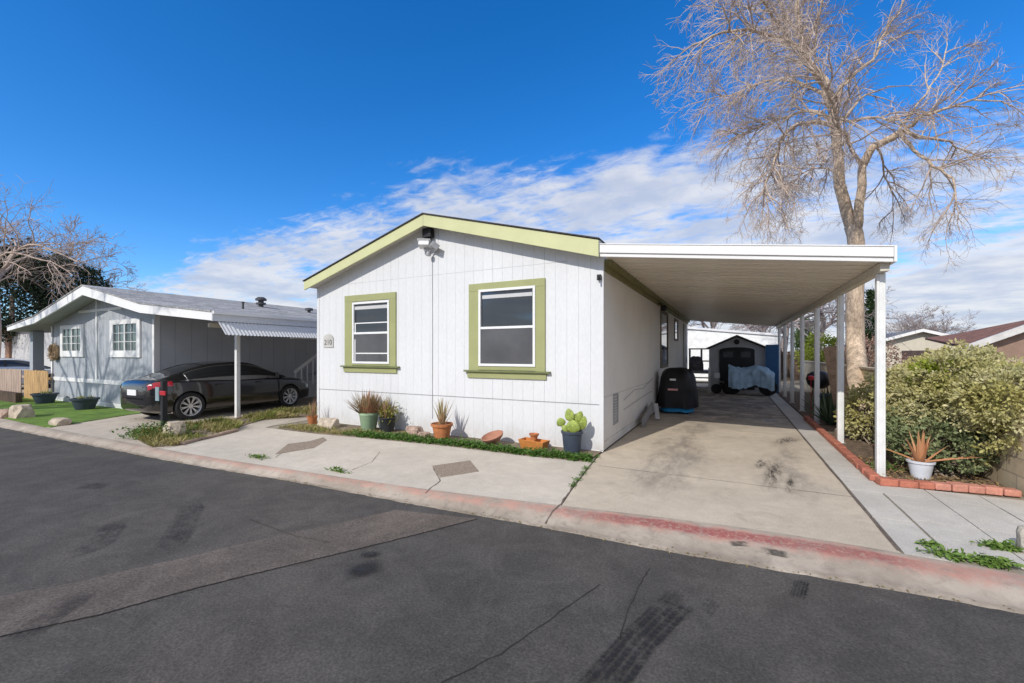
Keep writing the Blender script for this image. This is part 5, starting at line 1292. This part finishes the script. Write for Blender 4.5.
# ================================================================== LEAFY BUSH
LB = leaf_mat('variegated_leaf', (.34, .34, .14), (.7, .63, .37), .5, (.5, .46, .17), .2)
LG = leaf_mat('dark_bush_leaf', (.12, .16, .07), (.3, .33, .16), .5, None, .12)
LY = leaf_mat('yellow_green_leaf', (.22, .28, .03), (.34, .38, .06), .5, None, .15)
def bush(name, label, cen, rad, nclump, per, mat, seed, lsize=.07, csize=.075, stem=True, floor=.05, flat=.2, catn='bush'):
    r = random.Random(seed); t = thing(name, label, catn, (cen[0], cen[1], 0)); mb = MB(); cl = []
    sd = MB()
    for i in range(nclump):
        d = Vector((r.gauss(0, 1), r.gauss(0, 1), r.gauss(0, 1) * .9 + .15)).normalized()
        k = (.55 + .45 * r.random() ** .5) * (1 + .3 * noise.noise(d * 1.9 + Vector((seed, 0, 0))) + .15 * noise.noise(d * 5 + Vector((0, seed, 0))))
        p = Vector(cen) + Vector((d.x * rad[0] * k, d.y * rad[1] * k, d.z * rad[2] * k))
        if p.z < floor: continue
        cl.append((p, d))
        if stem and i % 4 == 0:
            mid = Vector(cen) * .5 + p * .5 + Vector((r.gauss(0, .1), r.gauss(0, .1), -.1)); sd.tube([(cen[0] + r.gauss(0, .12), cen[1] + r.gauss(0, .15), 0), mid, p], [.014, .009, .004], 4, False)
    for p, d in cl:
        n = int(per * r.uniform(.6, 1.4))
        for _ in range(n):      # rosette: leaves radiating out of the clump centre
            o = (d * .7 + Vector((r.gauss(0, 1), r.gauss(0, 1), r.gauss(0, 1) + .3)) * .75).normalized(); s = lsize * r.uniform(.6, 1.2)
            q = p + o * csize * r.uniform(.1, .9); b = o.cross(Vector((r.gauss(0, 1), r.gauss(0, 1), r.gauss(0, 1)))).normalized(); nn = o.cross(b)
            mb.add([q, q + o * s * .5 + b * s * .27 + nn * s * .08, q + o * s, q + o * s * .5 - b * s * .27 + nn * s * .08], [(0, 1, 2), (0, 2, 3)])
    mb.build('foliage', mat, t)
    if stem and sd.v: sd.build('stems', TRIMG, t)
    return t
bush('leafy_bush', 'big pale green variegated bush in the brick edged bed right of the first carport post', (2.83, 8.4, .86), (.88, 1.35, .76), 2600, 13, LB, 3, .055, .06)
bush('leafy_bush', 'lower dark green shrub under the big variegated bush behind the white aloe pot', (2.45, 7.75, .4), (.55, .5, .38), 420, 12, LG, 5)
bush('leafy_bush', 'pale shrub between the first two carport posts in front of the big tree', (2.25, 9.9, .45), (.42, .5, .55), 380, 14, LB, 8)
bush('leafy_bush', 'yellow green patch of leaves growing on top of the big bush', (2.68, 8.1, 1.28), (.36, .3, .2), 150, 12, LY, 6, stem=False)
bush('leafy_bush', 'pale foliage spilling over the top of the block wall at the right edge', (2.93, 7.3, 1.02), (.42, .65, .4), 800, 13, LB, 18, .06, .07, stem=False)
bush('yellow_shrub', 'bright yellow green shrub far behind the last carport posts', (4.2, 27, 1.3), (1.0, 1.0, 1.1), 260, 12, LY, 12, .16, .2, catn='shrub')
bush('pink_shrub', 'bare pinkish brown shrub beyond the block wall between the posts', (5.6, 25.5, 1.3), (1.2, 1.0, .95), 300, 10, leaf_mat('pink_brown_leaf', (.3, .17, .14), (.42, .27, .2), .9), 13, .1, .22, catn='shrub')
r = random.Random(41); mb = MB(); leaves(mb, [(r.uniform(1.62, 2.85), r.uniform(6.85, 8.2), .015 + abs(r.gauss(0, .012))) for _ in range(1800)], .04, r, up=1.5)
tag(mb.build('fallen_leaves', leaf_mat('dry_leaf', (.25, .16, .08), (.38, .27, .13), .9)), 'dry fallen leaves covering the soil of the bush bed', 'leaves', kind='stuff')
weed('weed_patch', 'green sprouts around the foot of the first carport post', 885, 470, 160, .09, .05, .04, GC)

# ================================================================== TREES
class Tree:
    def __init__(s, seed, tw=.004): s.t = MB(); s.w = MB(); s.r = random.Random(seed); s.tw = tw; s.n = 0
    def limb(s, pts, r0, r1, n=7, jit=.0, target=None):
        P = []
        m = len(pts) - 1
        for i in range(m * 3 + 1):
            q = cat([tuple(p) for p in pts], min(i / 3, m - 1e-6)); P.append(Vector(q) + Vector((s.r.gauss(0, jit), s.r.gauss(0, jit), s.r.gauss(0, jit))))
        k = len(P) - 1; (target or s.t).tube(P, [r0 + (r1 - r0) * (i / k) ** .8 for i in range(k + 1)], n, True); return P
    def branch(s, p, d, L, rad, lvl, droop, spread, dens):
        """a wandering branch that carries smaller ones"""
        segs = max(3, int(4 + L * 1.5)) if lvl > 0 else 3
        P = [Vector(p)]; d = Vector(d).normalized(); g = s.r
        for i in range(segs):
            d = (d + Vector((g.gauss(0, .16), g.gauss(0, .16), g.gauss(0, .12) - droop * (.3 + i / segs) * .35))).normalized(); P.append(P[-1] + d * L / segs)
        rad = max(rad, s.tw)
        rr = [max(s.tw * .8, rad * (1 - .75 * i / segs)) for i in range(segs + 1)]
        tgt = s.t if lvl >= 3 else s.w
        tgt.tube(P, rr, 6 if lvl >= 2 else 3, False); s.n += 1
        if lvl <= 0: return
        k = dens[lvl]
        for i in range(k):
            f = g.uniform(.15, 1.0); j = min(int(f * segs), segs - 1); q = P[j].lerp(P[j + 1], f * segs - j); dd = (P[j + 1] - P[j]).normalized()
            o = dd.cross(Vector((g.gauss(0, 1), g.gauss(0, 1), g.gauss(0, 1)))).normalized()
            nd = (dd * .75 + o * spread * g.uniform(.6, 1.2) + Vector((0, 0, .12))).normalized()
            s.branch(q, nd, L * g.uniform(.35, .62) * (1.1 - .4 * f), rr[j] * .6, lvl - 1, droop, spread, dens)
TD = 11.75
def tp(px, py, dd=0): return atd(px, py, TD + dd)
T = Tree(5, .0036)
base = Vector((2.52, 12.05, 0))
tr = T.limb([base, tp(856, 350), tp(855, 300), tp(856, 255), tp(852, 225)], .235, .185, 14, .012)
T.limb([base + Vector((0, 0, -.05)), base + Vector((0, 0, .35))], .32, .235, 14)
main = T.limb([tp(852, 228), tp(844, 202), tp(838, 178), tp(838.5, 157), tp(835, 128), tp(832, 105)], .15, .11, 10, .01)
up = T.limb([tp(832, 107), tp(824, 82, .2), tp(808, 60, .4), tp(801, 35, .5), tp(796, 0, .7), tp(794, -35, .9)], .12, .05, 8, .015)
rf = T.limb([tp(856, 240), tp(859, 212, -.2), tp(862, 185, -.35), tp(863, 163, -.4)], .13, .09, 9, .01)
rf2 = T.limb([tp(863, 165, -.4), tp(872, 148, -.6), tp(884, 142, -.8), tp(895, 136, -1.0), tp(903, 132, -1.1)], .1, .085, 8, .01)
L = []
def lm(px, r0, r1, j=.02): P = T.limb([tp(*p) for p in px], r0, r1, 7, j); L.append((P, r0, r1))
lm([(834, 108, 0), (826, 88, -.4), (808, 62, -1), (790, 43, -1.5), (765, 33, -2.1), (735, 30, -2.6), (700, 42, -2.9)], .085, .02)
lm([(830, 100, 0), (815, 90, .5), (790, 80, 1.1), (765, 82, 1.8), (740, 92, 2.3), (705, 100, 2.6)], .06, .015)
lm([(834, 122, 0), (812, 110, .2), (785, 118, .8), (760, 126, 1.2), (735, 138, 1.5)], .06, .015)
lm([(836, 126, 0), (827, 124, -.3), (805, 122, -.8), (786, 132, -1.3), (777, 152, -1.6), (770, 172, -1.8), (762, 195, -1.9)], .075, .02)
lm([(820, 78, .2), (800, 50, -.3), (775, 20, -.9), (755, -15, -1.4), (740, -50, -1.8)], .06, .015)
lm([(808, 62, .4), (815, 35, 1.0), (822, 0, 1.6), (830, -40, 2.1)], .05, .015)
lm([(833, 108, 0), (842, 86, .3), (861, 69, .6), (876, 56, .9), (881, 40, 1.1), (889, 26, 1.3), (902, 5, 1.5), (915, -25, 1.8)], .06, .018)
lm([(803, 45, .5), (780, 5, 1.4), (765, -40, 2.2)], .045, .015)
lm([(836, 118, 0), (850, 122, -.5), (868, 118, -1.0), (890, 120, -1.5), (912, 130, -1.9)], .045, .015)
lm([(903, 132, -1.1), (917, 120, -1.5), (936, 112, -1.8), (959, 105, -2.1), (985, 96, -2.3)], .06, .015)
lm([(903, 132, -1.1), (925, 138, -.7), (950, 142, -.4), (968, 152, 0)], .055, .013)
lm([(900, 134, -1.1), (915, 150, -1.6), (935, 165, -2.0), (952, 180, -2.3), (958, 200, -2.4)], .05, .013)
lm([(895, 138, -1.0), (905, 120, -.4), (925, 95, .3), (940, 70, .9), (948, 45, 1.4)], .045, .013)
lm([(838, 175, 0), (825, 168, .8), (805, 172, 1.8), (790, 188, 2.4)], .035, .012)
lm([(863, 165, -.4), (850, 145, -1.2), (838, 120, -2.0), (830, 95, -2.6), (815, 70, -3.0)], .05, .014)
lm([(836, 130, 0), (858, 100, 1.2), (880, 90, 2.2), (905, 85, 3.0)], .05, .013)
lm([(877, 146, -.6), (884, 170, -.2), (890, 190, .2), (893, 215, .5)], .03, .01)
g = T.r
for P, r0, r1 in L + [(up, .12, .05)]:
    n = len(P); 
    k = int((8 + n * .9) * (1.25 if P[-1].x < 2.2 else .42))
    for i in range(k):
        f = g.uniform(.22, 1); j = min(int(f * (n - 1)), n - 2); q = P[j].lerp(P[j + 1], g.random()); dd = (P[j + 1] - P[j]).normalized()
        o = dd.cross(Vector((g.gauss(0, 1), g.gauss(0, 1), g.gauss(0, 1)))).normalized()
        T.branch(q, (dd * .9 + o * .8 + Vector((0, 0, .1))).normalized(), g.uniform(.9, 1.9) * (1.15 - .4 * f), .02, 2, .55, .75, {2: 9, 1: 7})
    T.branch(P[-1], P[-1] - P[-2], 1.3, .014, 2, .4, .7, {2: 9, 1: 6})
for y in range(6):   # burrs on the trunk
    pass
bt = thing('bare_tree', 'tall bare tree with tan trunk rising behind the carport on the right', 'tree', base)
T.t.build('trunk', BARK, bt, smooth='all'); T.w.build('crown', TWIG, bt)
def bare_tree(label, base, H, seed, mat, tw, spread=1.0, dens=None, r0=.16, droop=.3, lean=(0, 0), lvl=3, nb=9, trunk_mat=None, fork=.42):
    T = Tree(seed, tw); b = Vector(base); g = T.r; top = b + Vector((lean[0], lean[1], H * fork))
    P = T.limb([b, b.lerp(top, .5) + Vector((g.gauss(0, .1), g.gauss(0, .1), 0)), top], r0, r0 * .7, 8)
    for i in range(nb):
        a = 2 * PI * i / nb + g.uniform(-.3, .3); t = g.uniform(.2, .95); s_ = top.lerp(b, g.uniform(0, .35))
        T.branch(s_, (math.cos(a) * math.sin(t) * spread, math.sin(a) * math.sin(t) * spread, math.cos(t)), H * g.uniform(.38, .55), r0 * .4, lvl, droop, .7, dens or {3: 7, 2: 6, 1: 5})
    o = thing('bare_tree', label, 'tree', base); T.t.build('trunk', trunk_mat or mat, o, smooth='all'); T.w.build('crown', mat, o)
    return o
p = atd(-6, 353, 24); bare_tree('bare brown tree with dense tangled twigs at the far left above the roofs', (p.x, p.y, 0), 14.2, 3, TWIGB, .008, .6, {3: 8, 2: 6, 1: 5}, .2, .35, nb=9)
p = atd(42, 353, 30); bare_tree('smaller brown twiggy tree with dense dry crown left of the grey house roof peak', (p.x, p.y, 0), 10.2, 17, TWIGB, .013, .62, {3: 9, 2: 8, 1: 6}, .2, .1, nb=12, fork=.6)
p = atd(925, 353, 55); bare_tree('distant grey bare tree above the dark gabled roof on the right', (p.x, p.y, 0), 9.2, 23, TWIGG, .014, .9, {3: 9, 2: 8, 1: 5}, .2, .05, nb=12, fork=.3)
for px, d, H, sd, lab in ((755, 30, 9.2, 31, 'bare tree with bent trunk behind the shed and carport roof'), (815, 34, 10.5, 37, 'bare tree behind the carport left of the tan trunk'), (706, 40, 10.6, 43, 'bare tree furthest left behind the carport roof'), (775, 26, 8.4, 57, 'dark trunked bare tree above the blue panel')):
    p = atd(px, 353, d); bare_tree(lab, (p.x, p.y, 0), H, sd, TWIGG, .011 if d < 32 else .014, 1.0, {3: 7, 2: 6, 1: 4}, .24, .3, nb=9, lean=(.6, 0))
# tree across the street that throws its shadow on the grey house
bare_tree('bare street tree across the road whose shadow falls on the grey house', (-20.6, -5.2, 0), 11.5, 71, TWIGB, .012, 1.1, {3: 6, 2: 5, 1: 4}, .2, .1, nb=8, lean=(.3, 0), fork=.76)
# evergreens
EV = leaf_mat('evergreen_leaf', (.015, .035, .02), (.04, .07, .03), .7, (.05, .06, .03))
CYP = leaf_mat('cypress_leaf', (.02, .045, .015), (.05, .08, .025), .8)
CON = leaf_mat('conifer_leaf', (.08, .13, .04), (.14, .2, .06), .8)
def evergreen(label, px, d, z0, z1, rad, n, mat, seed, leaf, shape='round', name='evergreen_tree'):
    p = atd(px, 353, d); t = thing(name, label, 'tree', (p.x, p.y, 0)); r = random.Random(seed); mb = MB(); H = z1 - z0
    nb = max(6, int(n / 260)); cl = []
    for i in range(nb * 6):
        f = r.random(); a = r.uniform(0, 2 * PI)
        rr = rad * ((math.sin(PI * min(.98, f * .9 + .08)) ** .7) if shape == 'round' else (1 - f) ** .75 * min(1, .5 + f * 4)) * r.uniform(.45, 1.08)
        cl.append((Vector((p.x + rr * math.cos(a), p.y + rr * math.sin(a), z0 + H * f)), (.18 if shape == 'round' else .13) * rad * r.uniform(.7, 1.5)))
    pts = []
    for i in range(n):
        c, s = cl[i % len(cl)]; pts.append(c + Vector((r.gauss(0, s), r.gauss(0, s), r.gauss(0, s * .8))))
    leaves(mb, pts, leaf, r, up=.2); mb.build('crown', mat, t)
    MB().tube([(p.x, p.y, 0), (p.x, p.y, z0 + H * .5)], [.2, .1], 8).build('trunk', TWIGB, t)
evergreen('dark evergreen tree at the far left behind the pale far house', 12, 27, 2.5, 8.0, 2.3, 9000, EV, 1, .2)
evergreen('dark evergreen behind the left slope of the grey house roof', 58, 28, 2.8, 7.8, 1.5, 5500, EV, 2, .2)
evergreen('lower dark evergreen crown beside the grey house roof peak', 88, 29, 2.5, 7.2, 1.3, 4000, EV, 5, .2)
evergreen('tall narrow dark cypress directly behind the big tree trunk', 871, 26, .3, 5.4, .72, 9000, CYP, 7, .13, 'cone', 'cypress_tree')
evergreen('green conical conifer seen between the rear carport posts', 805, 38, .5, 4.6, 1.5, 6000, CON, 9, .18, 'cone', 'conifer_tree')
# houses far right
def gable_house(label, x0, x1, y0, y1, ze, zr, wall, roofm, trim=WHITE, along='x'):
    t = thing('distant_house', label, 'house', ((x0 + x1) / 2, y0, 0))
    if along == 'y':   # ridge runs in y, gable faces the camera
        xm = (x0 + x1) / 2; MB().slabY([(x0, 0), (x1, 0), (x1, ze), (xm, zr), (x0, ze)], y0, y1).build('wall', wall, t)
        e = .5; k = (zr - ze) / (xm - x0)
        rf = MB().slabY([(x0 - e, ze - e * k + .02), (xm, zr + .02), (x1 + e, ze - e * k + .02), (x1 + e, ze - e * k + .2), (xm, zr + .2), (x0 - e, ze - e * k + .2)], y0 - .5, y1 + .5).build('roof', roofm, t)
        MB().slabY([(x0 - e, ze - e * k - .02), (xm, zr - .02), (x1 + e, ze - e * k - .02), (x1 + e, ze - e * k + .21), (xm, zr + .21), (x0 - e, ze - e * k + .21)], y0 - .56, y0 - .505).build('fascia', trim, rf)
    else:
        ym = (y0 + y1) / 2; MB().box(x0, x1, y0, y1, 0, ze).build('wall', wall, t)
        e = .5; k = (zr - ze) / (ym - y0)
        MB().add([(x0 - e, y0 - e, ze - e * k), (x1 + e, y0 - e, ze - e * k), (x1 + e, ym, zr), (x0 - e, ym, zr), (x0 - e, y1 + e, ze - e * k), (x1 + e, y1 + e, ze - e * k)], [(0, 1, 2, 3), (3, 2, 5, 4), (0, 3, 4), (1, 5, 2), (0, 4, 5, 1)]).build('roof', roofm, t)
    return t
BW = M_('brown_far_wall', (.3, .2, .15), .8, .1); CW = M_('cream_far_wall', (.6, .55, .45), .8, .05)
q0, q1 = atd(876, 353, 34), atd(934, 353, 34)
gable_house('distant house with slate grey roof and cream gable right of the first carport post', 10.0, 16.0, 44, 52, 2.3, 3.25, CW, GROOF, along='y')
# large brown roofed house
bh = thing('distant_house', 'brown roofed house with a white sloped fascia at the right edge of the photo', 'house', (16, 20, 0))
a = atd(1100, 353, 17); 
A0 = atd(965, 346, 17.0); A1 = atd(1080, 306, 16.0); B0 = atd(925, 338, 30); B1 = atd(1085, 316, 30)
def slab4(mb, P, th):
    up = Vector((0, 0, th)); mb.add([p for p in P] + [p - up for p in P], [(0, 1, 2, 3), (7, 6, 5, 4), (0, 4, 5, 1), (1, 5, 6, 2), (2, 6, 7, 3), (3, 7, 4, 0)]); return mb
rf = slab4(MB(), [A0, A1, B1, B0], .12).build('roof', BROOF, bh)
MB().bar(A0 + Vector((0, -.12, -.09)), A1 + Vector((0, -.12, -.09)), .1, .24).build('fascia', M_('pale_far_fascia', (.62, .6, .58), .7), rf)
mb = MB(); a0 = A0 + Vector((.3, .25, -.15)); a1 = A1 + Vector((-.2, .25, -.15)); mb.add([(a0.x, a0.y, 0), (a1.x, a1.y, 0), a1, a0, (a0.x, a0.y + 8, 0), (a1.x, a1.y + 8, 0), (a1.x, a1.y + 8, a0.z), (a0.x, a0.y + 8, a0.z)], [(0, 1, 2, 3), (7, 6, 5, 4), (0, 3, 7, 4), (1, 5, 6, 2)]); mb.build('wall', BW, bh)
# house across the street (seen only as reflections)
oh = gable_house('cream house across the road reflected in the front windows', -12, 2, -19, -11, 2.7, 3.9, CW, BROOF, along='x')
# power lines behind
wl = MB()
for a_, b_ in (((690, 323, 40), (790, 343, 45)), ((700, 318, 40), (800, 336, 45))):
    A_, B_ = atd(*a_), atd(*b_); tag(MB().tube([A_, A_.lerp(B_, .5) - Vector((0, 0, .15)), B_], .014, 4).build('overhead_wire', CABLE), ['lower overhead wire', 'upper overhead wire'][int(a_[0] == 700)] + ' crossing the sky behind the shed', 'wire')
